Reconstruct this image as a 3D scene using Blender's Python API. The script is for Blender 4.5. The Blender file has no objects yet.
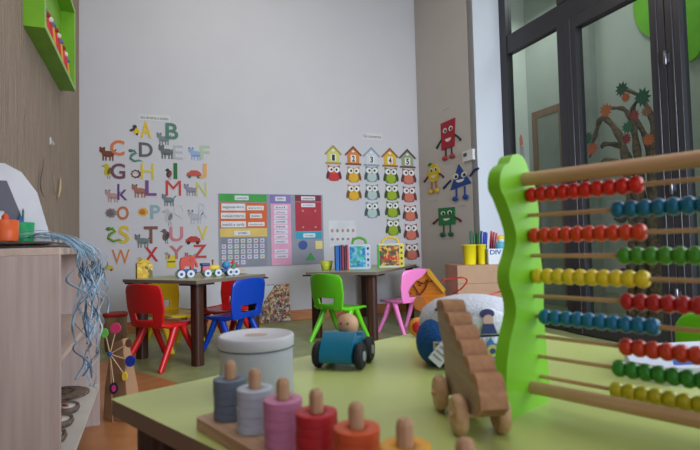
import bpy, math, random
from mathutils import Vector, Matrix
random.seed(7)
S = bpy.context.scene
COL = S.collection
PI = math.pi
# ------------------------------------------------------------------ camera
F_PX, PITCH, ROLL, CAM = 500.0, math.atan(.04), -.024, Vector((0, 0, .80))
Fw = Vector((0, math.cos(PITCH), math.sin(PITCH)))
R0 = Vector((1, 0, 0)); U0 = Vector((0, -math.sin(PITCH), math.cos(PITCH)))
Rv = (R0*math.cos(ROLL) + U0*math.sin(ROLL)).normalized()
Uv = (-R0*math.sin(ROLL) + U0*math.cos(ROLL)).normalized()
def ray(px, py): return Fw + Rv*((px-350)/F_PX) + Uv*((225-py)/F_PX)
def G(px, py, z=0.0):
    d = ray(px, py); return CAM + d*((z-CAM.z)/d.z)
def AD(px, py, Y):
    d = ray(px, py); return CAM + d*(Y/d.y)
cd = bpy.data.cameras.new('camera'); cam = bpy.data.objects.new('camera', cd); COL.objects.link(cam)
M = Matrix((Rv, Uv, -Fw)).transposed().to_4x4(); M.translation = CAM; cam.matrix_world = M
cd.sensor_width = 36; cd.sensor_fit = 'HORIZONTAL'; cd.lens = 36*F_PX/700; cd.clip_start = .02
cd.dof.use_dof = True; cd.dof.focus_distance = 3.2; cd.dof.aperture_fstop = 6.5
S.camera = cam
S.view_settings.view_transform = 'Standard'; S.view_settings.look = 'None'
S.view_settings.gamma = 1; S.view_settings.exposure = 0.9
# ------------------------------------------------------------------ materials
def lin(c):
    c = c/255; return c/12.92 if c <= .04045 else ((c+.055)/1.055)**2.4
MC = {}
def mat(rgb, rough=.55, kind='plain', scale=1.0, spec=.35, rgb2=None, amt=.08, metal=0.0, coat=0.0):
    key = (rgb, rough, kind, scale, spec, rgb2, amt, metal, coat)
    if key in MC: return MC[key]
    m = bpy.data.materials.new('%s_%02x%02x%02x' % ((kind,)+tuple(rgb))); m.use_nodes = True
    nt = m.node_tree; N = nt.nodes; L = nt.links; b = N['Principled BSDF']
    b.inputs['Roughness'].default_value = rough; b.inputs['Specular IOR Level'].default_value = spec
    b.inputs['Metallic'].default_value = metal; b.inputs['Coat Weight'].default_value = coat
    c1 = [lin(c) for c in rgb]
    if rgb2: c2 = [lin(c) for c in rgb2]
    else: c2 = [c*(1-amt*2.2) for c in c1]
    tc = N.new('ShaderNodeTexCoord'); mp = N.new('ShaderNodeMapping'); L.new(tc.outputs['Object'], mp.inputs[0])
    no = N.new('ShaderNodeTexNoise'); L.new(mp.outputs[0], no.inputs['Vector'])
    no.inputs['Detail'].default_value = 4
    rp = N.new('ShaderNodeValToRGB'); rp.color_ramp.elements[0].color = (*c2, 1); rp.color_ramp.elements[1].color = (*c1, 1)
    bp = N.new('ShaderNodeBump'); bp.inputs['Strength'].default_value = .08; bp.inputs['Distance'].default_value = .01
    if kind == 'woodx':   mp.inputs['Scale'].default_value = (1.5*scale, 22*scale, 22*scale); no.inputs['Scale'].default_value = 3; bp.inputs['Strength'].default_value = .15
    elif kind == 'woodz': mp.inputs['Scale'].default_value = (22*scale, 22*scale, 1.5*scale); no.inputs['Scale'].default_value = 3; bp.inputs['Strength'].default_value = .15
    elif kind == 'woody': mp.inputs['Scale'].default_value = (22*scale, 1.5*scale, 22*scale); no.inputs['Scale'].default_value = 3; bp.inputs['Strength'].default_value = .15
    elif kind == 'cloth': no.inputs['Scale'].default_value = 160*scale; bp.inputs['Strength'].default_value = .4
    elif kind == 'mottle':
        no.inputs['Scale'].default_value = 30*scale; rp.color_ramp.elements[0].position = .4; rp.color_ramp.elements[1].position = .6
    else: no.inputs['Scale'].default_value = 6*scale; bp.inputs['Strength'].default_value = .03
    if kind != 'mottle': rp.color_ramp.elements[0].position = .3; rp.color_ramp.elements[1].position = .7
    L.new(no.outputs['Fac'], rp.inputs[0]); L.new(rp.outputs[0], b.inputs['Base Color'])
    L.new(no.outputs['Fac'], bp.inputs['Height']); L.new(bp.outputs[0], b.inputs['Normal'])
    MC[key] = m; return m
def glass():
    if 'glass' in MC: return MC['glass']
    m = bpy.data.materials.new('window_glass'); m.use_nodes = True; nt = m.node_tree; N = nt.nodes; L = nt.links
    N.remove(N['Principled BSDF']); o = N['Material Output']
    t = N.new('ShaderNodeBsdfTransparent'); t.inputs[0].default_value = (.86, .91, .88, 1)
    g = N.new('ShaderNodeBsdfGlossy'); g.inputs['Roughness'].default_value = .03
    fr = N.new('ShaderNodeFresnel'); fr.inputs[0].default_value = 1.45
    mx = N.new('ShaderNodeMixShader'); ge = N.new('ShaderNodeNewGeometry'); iv = N.new('ShaderNodeMath'); iv.operation = 'SUBTRACT'; iv.inputs[0].default_value = 1; L.new(ge.outputs['Backfacing'], iv.inputs[1])
    mu = N.new('ShaderNodeMath'); mu.operation = 'MULTIPLY'; L.new(fr.outputs[0], mu.inputs[0]); L.new(iv.outputs[0], mu.inputs[1]); L.new(mu.outputs[0], mx.inputs[0]); L.new(t.outputs[0], mx.inputs[1]); L.new(g.outputs[0], mx.inputs[2])
    L.new(mx.outputs[0], o.inputs[0]); MC['glass'] = m; return m
def multi(colors, scale, rough=.6):      # busy printed picture: voronoi patches picking from a list of colours
    m = bpy.data.materials.new('printed_picture'); m.use_nodes = True; nt = m.node_tree; N = nt.nodes; L = nt.links; b = N['Principled BSDF']
    b.inputs['Roughness'].default_value = rough
    tc = N.new('ShaderNodeTexCoord'); v = N.new('ShaderNodeTexVoronoi'); v.inputs['Scale'].default_value = scale
    L.new(tc.outputs['Object'], v.inputs['Vector'])
    sp = N.new('ShaderNodeSeparateColor'); L.new(v.outputs['Color'], sp.inputs[0])
    rp = N.new('ShaderNodeValToRGB'); rp.color_ramp.interpolation = 'CONSTANT'
    n = len(colors)
    for i, c in enumerate(colors):
        e = rp.color_ramp.elements[i] if i < 2 else rp.color_ramp.elements.new(i/n)
        e.position = i/n; e.color = (*[lin(x) for x in c], 1)
    L.new(sp.outputs[0], rp.inputs[0]); L.new(rp.outputs[0], b.inputs['Base Color']); return m
# ------------------------------------------------------------------ mesh builder
class MB:
    def __init__(s): s.v = []; s.f = []; s.m = []; s.s = []
    def add(s, vs, fs, mi=0, smooth=False, T=None):
        o = len(s.v)
        for v in vs: s.v.append(tuple(T @ Vector(v)) if T is not None else tuple(v))
        for f in fs: s.f.append([i+o for i in f]); s.m.append(mi); s.s.append(smooth)
        return s
    def box(s, a, b, mi=0, T=None):
        x0, y0, z0 = a; x1, y1, z1 = b
        return s.add([(x0,y0,z0),(x1,y0,z0),(x1,y1,z0),(x0,y1,z0),(x0,y0,z1),(x1,y0,z1),(x1,y1,z1),(x0,y1,z1)],
              [(0,3,2,1),(4,5,6,7),(0,1,5,4),(1,2,6,5),(2,3,7,6),(3,0,4,7)], mi, False, T)
    def prism(s, poly, y0, y1, mi=0, T=None, axis='y', smooth=False):   # polygon in (x,z) (axis y) or (x,y) (axis z) or (y,z) (axis x)
        n = len(poly)
        a = sum(poly[i][0]*poly[(i+1) % n][1]-poly[(i+1) % n][0]*poly[i][1] for i in range(n))
        if a < 0: poly = poly[::-1]
        if axis == 'y': f = lambda p, t: (p[0], t, p[1])
        elif axis == 'z': f = lambda p, t: (p[0], p[1], t); 
        else: f = lambda p, t: (t, p[0], p[1])
        vs = [f(p, y0) for p in poly]+[f(p, y1) for p in poly]
        fs = [tuple(range(n)), tuple(range(2*n-1, n-1, -1))]
        o = len(s.v)
        s.add(vs, fs, mi, False, T)
        s.add(vs, [((i+1) % n, i, i+n, (i+1) % n+n) for i in range(n)], mi, smooth, T)
        return s
    def lathe(s, prof, n=24, c=(0,0,0), mi=0, T=None, sx=1, sy=1, smooth=True):
        vs = []; fs = []
        for r, z in prof:
            for i in range(n):
                a = 2*PI*i/n; vs.append((c[0]+r*sx*math.cos(a), c[1]+r*sy*math.sin(a), c[2]+z))
        k = len(prof)
        for j in range(k-1):
            for i in range(n): fs.append((j*n+i, j*n+(i+1) % n, (j+1)*n+(i+1) % n, (j+1)*n+i))
        s.add(vs, fs, mi, smooth, T)
        if prof[0][0] > 1e-5: s.add(vs[:n], [tuple(range(n-1, -1, -1))], mi, False, T)
        if prof[-1][0] > 1e-5: s.add(vs[-n:], [tuple(range(n))], mi, False, T)
        return s
    def cyl(s, r, z0, z1, c=(0,0,0), n=24, mi=0, T=None, b=None):
        b = min(r*.25, abs(z1-z0)*.25) if b is None else b
        return s.lathe([(r-b, z0), (r, z0+b), (r, z1-b), (r-b, z1)], n, c, mi, T)
    def ball(s, r, c=(0,0,0), n=20, mi=0, sc=(1,1,1), T=None):
        k = max(6, n//2)
        return s.lathe([(max(r*math.sin(PI*i/k), 1e-6), -r*sc[2]*math.cos(PI*i/k)) for i in range(k+1)], n, c, mi, T, sc[0], sc[1])
    def tube(s, path, rad, n=8, mi=0, T=None, flat=1.0):
        P = [Vector(p) for p in path]; k = len(P)
        if not hasattr(rad, '__len__'): rad = [rad]*k
        vs = []; fs = []; side = None
        for i in range(k):
            t = (P[min(i+1, k-1)]-P[max(i-1, 0)]).normalized()
            if side is None:
                a = Vector((0,0,1)) if abs(t.z) < .9 else Vector((1,0,0)); side = t.cross(a).normalized()
            side = (side - t*side.dot(t)).normalized(); up = side.cross(t)
            for j in range(n):
                a = 2*PI*j/n; vs.append(tuple(P[i]+side*(math.cos(a)*rad[i])+up*(math.sin(a)*rad[i]*flat)))
        for i in range(k-1):
            for j in range(n): fs.append((i*n+j, i*n+(j+1) % n, (i+1)*n+(j+1) % n, (i+1)*n+j))
        s.add(vs, fs, mi, True, T)
        s.add(vs[:n], [tuple(range(n-1, -1, -1))], mi, False, T); s.add(vs[-n:], [tuple(range(n))], mi, False, T)
        return s
    def build(s, name, mats, parent=None, loc=(0,0,0), rot=(0,0,0), bevel=0, seg=2):
        me = bpy.data.meshes.new(name); me.from_pydata(s.v, [], s.f)
        if not isinstance(mats, (list, tuple)): mats = [mats]
        for m in mats: me.materials.append(m)
        for p, mi, sm in zip(me.polygons, s.m, s.s): p.material_index = mi; p.use_smooth = sm
        me.update()
        o = bpy.data.objects.new(name, me); COL.objects.link(o); o.location = loc; o.rotation_euler = rot
        if parent: o.parent = parent
        if bevel:
            md = o.modifiers.new('bevel', 'BEVEL'); md.width = bevel; md.segments = seg; md.limit_method = 'ANGLE'; md.angle_limit = math.radians(40)
            for p in me.polygons: p.use_smooth = True
            w = o.modifiers.new('wn', 'WEIGHTED_NORMAL'); w.keep_sharp = True
        return o
def RZ(a): return Matrix.Rotation(a, 4, 'Z')
def RX(a): return Matrix.Rotation(a, 4, 'X')
def RY(a): return Matrix.Rotation(a, 4, 'Y')
def TR(x, y, z): return Matrix.Translation((x, y, z))
def ell(cx, cz, rx, rz, n=20, a0=0, a1=2*PI, rot=0):
    full = abs(a1-a0-2*PI) < 1e-6; k = n if full else n+1
    out = []
    for i in range(k):
        a = a0+(a1-a0)*i/n; x = rx*math.cos(a); z = rz*math.sin(a)
        out.append((cx+x*math.cos(rot)-z*math.sin(rot), cz+x*math.sin(rot)+z*math.cos(rot)))
    return out
def rrect(x0, z0, x1, z1, r, n=5):
    out = []
    for cx, cz, a in ((x1-r, z1-r, 0), (x0+r, z1-r, PI/2), (x0+r, z0+r, PI), (x1-r, z0+r, 1.5*PI)):
        for i in range(n+1): out.append((cx+r*math.cos(a+PI/2*i/n), cz+r*math.sin(a+PI/2*i/n)))
    return out
def bez(p, n=24):     # catmull-rom through points
    P = [Vector(q) for q in p]; P = [P[0]*2-P[1]]+P+[P[-1]*2-P[-2]]; out = []
    for i in range(1, len(P)-2):
        for k in range(n):
            t = k/n; a, b, c, d = P[i-1:i+3]
            out.append(.5*((2*b)+(c-a)*t+(2*a-5*b+4*c-d)*t*t+(3*b-a-3*c+d)*t**3))
    out.append(P[-2]); return out
def tag(o, label=None, cat=None, group=None, kind=None):
    if label: o['label'] = label
    if cat: o['category'] = cat
    if group: o['group'] = group
    if kind: o['kind'] = kind
    return o
def thing(name, label, cat, loc=(0,0,0), rz=0, group=None):
    o = bpy.data.objects.new(name, None); COL.objects.link(o); o.empty_display_size = .05
    o.location = loc; o.rotation_euler = (0, 0, rz); return tag(o, label, cat, group)
def struct(o): return tag(o, kind='structure')
def dup(root, loc, rz, label=None, mats=None):
    def cp(o, par):
        c = o.copy()
        if mats and o.type == 'MESH':
            c.data = o.data.copy()
            for i in range(len(c.data.materials)): c.data.materials[i] = mats
        COL.objects.link(c)
        if par: c.parent = par
        for ch in list(o.children):
            if ch is not c: cp(ch, c)
        return c
    r = cp(root, None); r.location = loc; r.rotation_euler = (0, 0, rz)
    if label: r['label'] = label
    return r
def textmesh(txt, x0, z0, x1, z1, y=0.0, t=.002, bold=0.0, italic=0):
    cu = bpy.data.curves.new('t', 'FONT'); cu.body = txt; cu.size = 1; cu.extrude = .01; cu.offset = bold; cu.shear = italic
    cu.resolution_u = 4
    o = bpy.data.objects.new('t', cu); COL.objects.link(o)
    dg = bpy.context.evaluated_depsgraph_get(); me = bpy.data.meshes.new_from_object(o.evaluated_get(dg))
    vs = [v.co.copy() for v in me.vertices]; fs = [tuple(p.vertices) for p in me.polygons]
    bpy.data.objects.remove(o); bpy.data.curves.remove(cu); bpy.data.meshes.remove(me)
    ax = min(v.x for v in vs); bx = max(v.x for v in vs); ay = min(v.y for v in vs); by = max(v.y for v in vs)
    sx = (x1-x0)/max(bx-ax, 1e-6); sy = (z1-z0)/max(by-ay, 1e-6)
    out = [(x0+(v.x-ax)*sx, y - (t if v.z > 0 else 0), z0+(v.y-ay)*sy) for v in vs]
    return out, fs
# ------------------------------------------------------------------ room frame
D1 = Vector((-.3714, .9285, 0)); NX = Vector((.9285, .3714, 0))
TH_B = math.atan2(NX.y, NX.x); TH_S = math.atan2(-D1.y, -D1.x); TH_L = math.atan2(D1.y, D1.x)
class Plane:     # a wall's own frame: x runs along it to the right, y into it, z up
    def __init__(s, o, th): s.o = Vector((o[0], o[1], 0)); s.th = th; s.x = Vector((math.cos(th), math.sin(th), 0)); s.n = Vector((-math.sin(th), math.cos(th), 0))
    def hit(s, px, py):
        d = ray(px, py); t = (s.o-CAM).dot(s.n)/d.dot(s.n); p = CAM+d*t; return ((p-s.o).dot(s.x), p.z)
    def w(s, x, z, y=0): return s.o+s.x*x+s.n*y+Vector((0, 0, z))
P310 = G(310, 319, 0)
BW = Plane((P310.x, P310.y), TH_B)
cxl = BW.hit(79.5, 240)[0]; CL = BW.w(cxl, 0); cxr = BW.hit(421, 240)[0]; CR = BW.w(cxr, 0)
BW = Plane((CL.x, CL.y), TH_B); BWL = (CR-CL).length
LW = Plane((CL.x, CL.y), TH_L)
SW = Plane((CR.x, CR.y), TH_S); SWL = SW.hit(479, 200)[0]; CS = SW.w(SWL, 0)
FW2 = Plane((CS.x, CS.y), TH_B); FWL = FW2.hit(506, 200)[0]; CW = FW2.w(FWL, 0)
WW = Plane((CW.x, CW.y), TH_S)
H = 4.1
wallm = mat((199, 198, 203), .85, amt=.015, scale=.5)
wallr = mat((206, 211, 221), .85, amt=.01, scale=.5)  # whiter and cooler than the back wall: window light put into the pier colour
tanbase = mat((190, 128, 82), .5, 'woodx', rgb2=(168, 106, 64))
def wall(name, pl, x0, x1, m, z0=0, z1=H, t=.12):
    mb = MB().box((x0, 0, z0), (x1, t, z1)); return struct(mb.build(name, m, None, tuple(pl.o), (0, 0, pl.th)))
wall('wall_back', BW, -.1, BWL+.0, wallm)
wall('wall_side', SW, -.12, SWL-.006, mat((190, 183, 178), .85, amt=.015, scale=.5), t=.3)
wall('wall_pier', FW2, .0, FWL, wallr, t=.1)
# slatted left wall
mb = MB(); pitch = .05; n = int(6.6/pitch); pts = []
for i in range(n):
    x = -i*pitch
    pts += [(x, 0), (x-.003, .016), (x-.017, .016), (x-.020, 0)]
pts += [(-n*pitch, 0), (-n*pitch, .1), (0, .1)]
mb.prism(pts, 0, H, axis='z')
slat = mat((152, 135, 120), .7, 'woodz', rgb2=(132, 115, 100), scale=.8)
struct(mb.build('wall_left', slat, None, tuple(LW.o), (0, 0, LW.th)))
# baseboards
for nm, pl, x0, x1 in (('baseboard_back', BW, 0, BWL), ('baseboard_side', SW, 0, SWL)):
    mb = MB().box((x0, -.014, 0), (x1, 0, .11)); struct(mb.build(nm, tanbase, None, tuple(pl.o), (0, 0, pl.th), bevel=.004))
# floor: green vinyl with an orange field on the left, split along a line
a, b2 = G(137, 371), G(205, 391); dr = (b2-a).normalized(); nn = Vector((-dr.y, dr.x, 0)); 
fm = bpy.data.materials.new('vinyl_floor'); fm.use_nodes = True; nt = fm.node_tree; N = nt.nodes; L = nt.links; b = N['Principled BSDF']
b.inputs['Roughness'].default_value = .38
tc = N.new('ShaderNodeTexCoord'); vm = N.new('ShaderNodeVectorMath'); vm.operation = 'DOT_PRODUCT'; vm.inputs[1].default_value = nn
L.new(tc.outputs['Object'], vm.inputs[0])
mt = N.new('ShaderNodeMath'); mt.operation = 'GREATER_THAN'; mt.inputs[1].default_value = a.dot(nn); L.new(vm.outputs['Value'], mt.inputs[0])
no = N.new('ShaderNodeTexNoise'); no.inputs['Scale'].default_value = 9; no.inputs['Detail'].default_value = 6; L.new(tc.outputs['Object'], no.inputs['Vector'])
cm = []
for c1, c2 in (((176, 118, 72), (160, 104, 62)), ((150, 156, 106), (132, 140, 94))):
    r = N.new('ShaderNodeValToRGB'); r.color_ramp.elements[0].position = .35; r.color_ramp.elements[1].position = .65
    r.color_ramp.elements[0].color = (*[lin(c) for c in c2], 1); r.color_ramp.elements[1].color = (*[lin(c) for c in c1], 1)
    L.new(no.outputs['Fac'], r.inputs[0]); cm.append(r)
mx = N.new('ShaderNodeMix'); mx.data_type = 'RGBA'; L.new(mt.outputs[0], mx.inputs[0]); L.new(cm[0].outputs[0], mx.inputs[6]); L.new(cm[1].outputs[0], mx.inputs[7])
L.new(mx.outputs[2], b.inputs['Base Color'])
mb = MB().box((-4, -2.5, -.05), (7, 10, 0)); struct(mb.build('floor', fm))
cm_ = mat((225, 224, 220), .9)
mb = MB().prism([(-3.3, 5.2), (3.2, 7.8), (5.2, 2.2), (5.2, -1.5), (-1.0, -1.5)], H, H+.1, axis='z'); struct(mb.build('ceiling', cm_))
# ------------------------------------------------------------------ windows wall
dark = mat((46, 44, 50), .35, spec=.5)
darkm = mat((62, 62, 72), .3, spec=.6)
def wx(px): return WW.hit(px, 200)[0]
x0f = 0.0; x1f = wx(512.5); xm0 = wx(565); xm1 = wx(574.5); xd0 = wx(585); xr0 = wx(660); xr1 = wx(676); xr2 = wx(694); xe = 4.6
zt0 = WW.hit(511, 52.4)[1]; zt1 = WW.hit(511, 33.3)[1]
print('window', x1f, xm0, xm1, xd0, xr0, xr1, xr2, zt0, zt1)
w1 = thing('window_1', None, None, tuple(WW.o), WW.th); tag(w1, kind='structure')
mb = MB().box((x0f, -.01, 0), (x1f, .07, H)); mb.box((x1f, 0, zt0), (xe, .07, zt1)); mb.box((x1f, 0, 0), (xm0, .07, .1))
mb.box((xm0, -.02, 0), (xm1, .08, zt0)); mb.box((xm0, -.01, zt1), (xm1, .07, H)); mb.box((xr0+.14, 0, zt1), (xr0+.2, .07, H)); mb.box((x1f, 0, H-.06), (xe, .07, H))
mb.build('window_frame', dark, w1, bevel=.004)
MB().box((x1f, .03, .1), (xm0, .036, zt0)).build('pane', glass(), w1)
MB().box((x1f, .03, zt1), (xm0, .036, H-.06)).build('pane', glass(), w1)
MB().box((xm1, .03, zt1), (xr0+.14, .036, H-.06)).build('pane', glass(), w1)
d1 = thing('door_1', None, None, tuple(WW.o), WW.th); tag(d1, kind='structure')
def leaf(x0, x1, par, st):
    mb = MB().box((x0, -.03, .01), (x0+st, .05, zt0-.005)); mb.box((x1-st, -.03, .01), (x1, .05, zt0-.005))
    mb.box((x0+st, -.03, .01), (x1-st, .05, .14)); mb.box((x0+st, -.03, zt0-.10), (x1-st, .05, zt0-.005))
    mb.box((x0+st*.45, -.036, .012), (x0+st*.55, -.03, zt0-.01), 1); mb.box((x1-st*.55, -.036, .012), (x1-st*.45, -.03, zt0-.01), 1)
    mb.build('door_frame', [dark, darkm], par, bevel=.003)
    MB().box((x0+st, .012, .14), (x1-st, .018, zt0-.10)).build('pane', glass(), par)
leaf(xm1, xr1-.002, d1, xd0-xm1)
mb = MB(); hz = WW.hit(687, 52)[1]
for z in (hz, hz-.9, .4): 
    mb.cyl(.011, z-.05, z+.05, c=(xr1+.004, -.044, 0)); mb.box((xr1-.02, -.034, z-.03), (xr1+.028, -.03, z+.03))
mb.build('hinge', mat((120, 120, 128), .3, metal=.8), d1)
d2 = thing('door_2', None, None, tuple(WW.o), WW.th); tag(d2, kind='structure')
leaf(xr1+.004, xr1+1.0, d2, .10)
mb = MB().box((xr1+1.0, 0, 0), (xe, .1, H)); struct(mb.build('wall_right', wallr, None, tuple(WW.o), (0, 0, WW.th)))
# ------------------------------------------------------------------ corridor behind the glass
OFF = 1.25
CF = Plane(tuple(WW.w(0, 0, OFF))[:2], TH_S)
ccx = CF.hit(531, 200)[0]
corr = mat((186, 194, 188), .85, amt=.02)  # greyer than the end wall: weaker light on this side put into colour
wall('wall_corridor_side', CF, ccx, 6, corr, t=.1)
EP = Plane(tuple(CF.w(ccx, 0))[:2], TH_B)
wall('wall_corridor_end', EP, -1.42, 0, mat((228, 232, 226), .85, amt=.01), t=.1)
# timber door on the corridor wall
dx0 = CF.hit(536, 200)[0]; dx1 = CF.hit(553, 200)[0]+.25; dz = CF.hit(536, 112)[1]
d3 = thing('door_3', None, None, tuple(CF.o), CF.th); tag(d3, kind='structure')
wdm = mat((150, 118, 92), .5, 'woodz', rgb2=(128, 98, 74))
mb = MB().box((dx0, -.02, 0), (dx0+.09, .0, dz)); mb.box((dx1-.09, -.02, 0), (dx1, 0, dz)); mb.box((dx0+.09, -.02, dz-.09), (dx1-.09, 0, dz)); mb.build('door_frame', wdm, d3)
MB().box((dx0+.09, -.012, 0), (dx1-.09, 0, dz-.09)).build('door_panel', mat((150, 158, 150), .5), d3)
# pier beyond the second pane
cpx0 = CF.hit(584, 200)[0]; cpx1 = CF.hit(602, 200)[0]
mb = MB().box((cpx0, -.10, 0), (cpx1, 0, H)); struct(mb.build('wall_corridor_pier', mat((150, 158, 152), .85), None, tuple(CF.o), (0, 0, CF.th)))
# paper tree
TF = Plane(tuple(WW.w(0, 0, .85))[:2], TH_S)
tr = thing('paper_tree', 'brown twisted paper tree with paper leaves standing behind the glass door', 'decoration', tuple(TF.w(TF.hit(645, 200)[0], 0)), TH_S)
tx = TF.hit(645, 200)[0]
def tp(px, py, y=0): x, z = TF.hit(px, py); return (x-tx, y, z)
bark = mat((118, 98, 76), .9, 'mottle', rgb2=(84, 68, 52), scale=1)
base = [(tx_, y_) for tx_, y_ in ((-.06, 0), (.02, .05), (.08, 0), (.0, -.06), (-.1, .03))]
limbs = [[(636, 300), (636, 230), (632, 180), (626, 140), (606, 118), (598, 136), (594, 158)],
         [(642, 300), (642, 220), (640, 170), (634, 130), (624, 110), (610, 108)],
         [(648, 300), (650, 230), (648, 180), (642, 140), (628, 112), (638, 96)],
         [(654, 300), (656, 220), (656, 170), (655, 130), (645, 100), (626, 88)],
         [(640, 300), (638, 230), (634, 190), (622, 150), (604, 144), (600, 148)],
         [(646, 300), (646, 240), (640, 196), (626, 166), (610, 160), (604, 166)],
         [(658, 300), (660, 240), (662, 190), (662, 140), (656, 100), (664, 92)]]
for i, lm in enumerate(limbs):
    off = ((i*37) % 5-2)*.025
    P = [tp(px, py, off+.015*math.sin(j*1.7+i)) for j, (px, py) in enumerate(lm)]
    P[0] = (P[0][0], P[0][1], .0)
    pp = bez(P, 8); k = len(pp)
    rr = [(.036*(1-j/k)+.014)*(1+.18*math.sin(j*1.3+i)) for j in range(k)]
    MB().tube(pp, rr, 8).build('branch', bark, tr)
def leafpoly(cx, cz, r, n=10):
    out = []
    for i in range(n*2):
        a = PI*i/n; q = r*(1 if i % 2 else .62); out.append((cx+q*math.cos(a), cz+q*math.sin(a)))
    return out
for k, (px, py, r, c) in enumerate([(628, 90, .07, (40, 92, 70)), (632, 98, .05, (214, 110, 60)), (649, 98, .085, (48, 110, 84)), (612, 111, .07, (214, 108, 60)),
        (594, 139, .07, (44, 98, 76)), (598, 149, .07, (204, 96, 60)), (641, 116, .055, (170, 60, 58)), (634, 128, .06, (52, 112, 82)),
        (633, 139, .055, (168, 58, 60)), (655, 140, .06, (214, 110, 62)), (610, 166, .05, (60, 120, 80)), (653, 112, .05, (150, 100, 70))]):
    x, y, z = tp(px, py, -.1)
    o = MB().prism(leafpoly(0, 0, r*1.05), -.004, 0).build('leaf', mat(c, .8), tr, (x, y+.02, z)); o.rotation_euler = (.1*math.sin(k), .3*math.cos(k*2), .2*math.sin(k*3))
    tag(o, '%s paper leaf' % ('green' if c[1] > c[0] else 'orange' if c[1] > 90 else 'dark red'))
# green leaf cutouts on the corridor wall
gm = mat((112, 188, 44), .6)
gx, gz = CF.hit(663, -6)
o = MB().prism(ell(gx, gz, .30, .42, 28), -.03, 0).build('leaf_cutout', gm, None, tuple(CF.o), (0, 0, CF.th)); tag(o, 'large bright green leaf cutout high on the corridor wall behind the glass', 'decoration')
gx, gz = CF.hit(707, 4)
o = MB().prism(ell(gx, gz, .14, .5, 28, rot=-.3), -.06, -.03).build('leaf_cutout', gm, None, tuple(CF.o), (0, 0, CF.th)); tag(o, 'green leaf cutout at the right edge, seen past the door hinge', 'decoration')
# drawings behind the glass
px0, pz0 = CF.hit(606, 292); px1, pz1 = CF.hit(634, 198)
o = MB(); ps = thing('poster', 'pale poster with rabbit drawings low on the corridor wall behind the abacus', 'poster', tuple(CF.o), CF.th)
MB().box((px0, -.012, pz0), (px1, 0, pz1)).build('sheet', mat((196, 206, 208), .7), ps)
mb = MB(); cx = (px0+px1)/2+.05
for zz in (pz0+.22, pz1-.2):
    mb.prism(ell(cx, zz, .07, .05), -.016, -.013); mb.prism(ell(cx+.06, zz+.07, .035, .035), -.017, -.013)
    mb.prism(ell(cx+.05, zz+.13, .012, .04), -.016, -.013); mb.prism(ell(cx+.085, zz+.13, .012, .04, rot=-.3), -.016, -.013); mb.prism(ell(cx-.07, zz, .02, .02), -.017, -.013)
mb.build('rabbit_drawing', mat((88, 80, 78), .8), ps)
# small sticker on the first pane
sx, sz = WW.hit(519, 148)
st = thing('window_sticker', 'small brown and grey figure sticker on the leftmost window pane', 'sticker', tuple(WW.w(sx, sz, .03)), WW.th)
mb = MB().prism([(-.02, .02), (.03, .03), (.02, .1), (0, .14), (-.02, .1)], -.003, 0); mb.build('figure', mat((176, 120, 96), .7), st)
MB().prism([(-.03, -.16), (.05, -.16), (.03, 0.02), (-.02, .02)], -.003, 0).build('figure_base', mat((150, 150, 156), .7), st)
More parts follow.
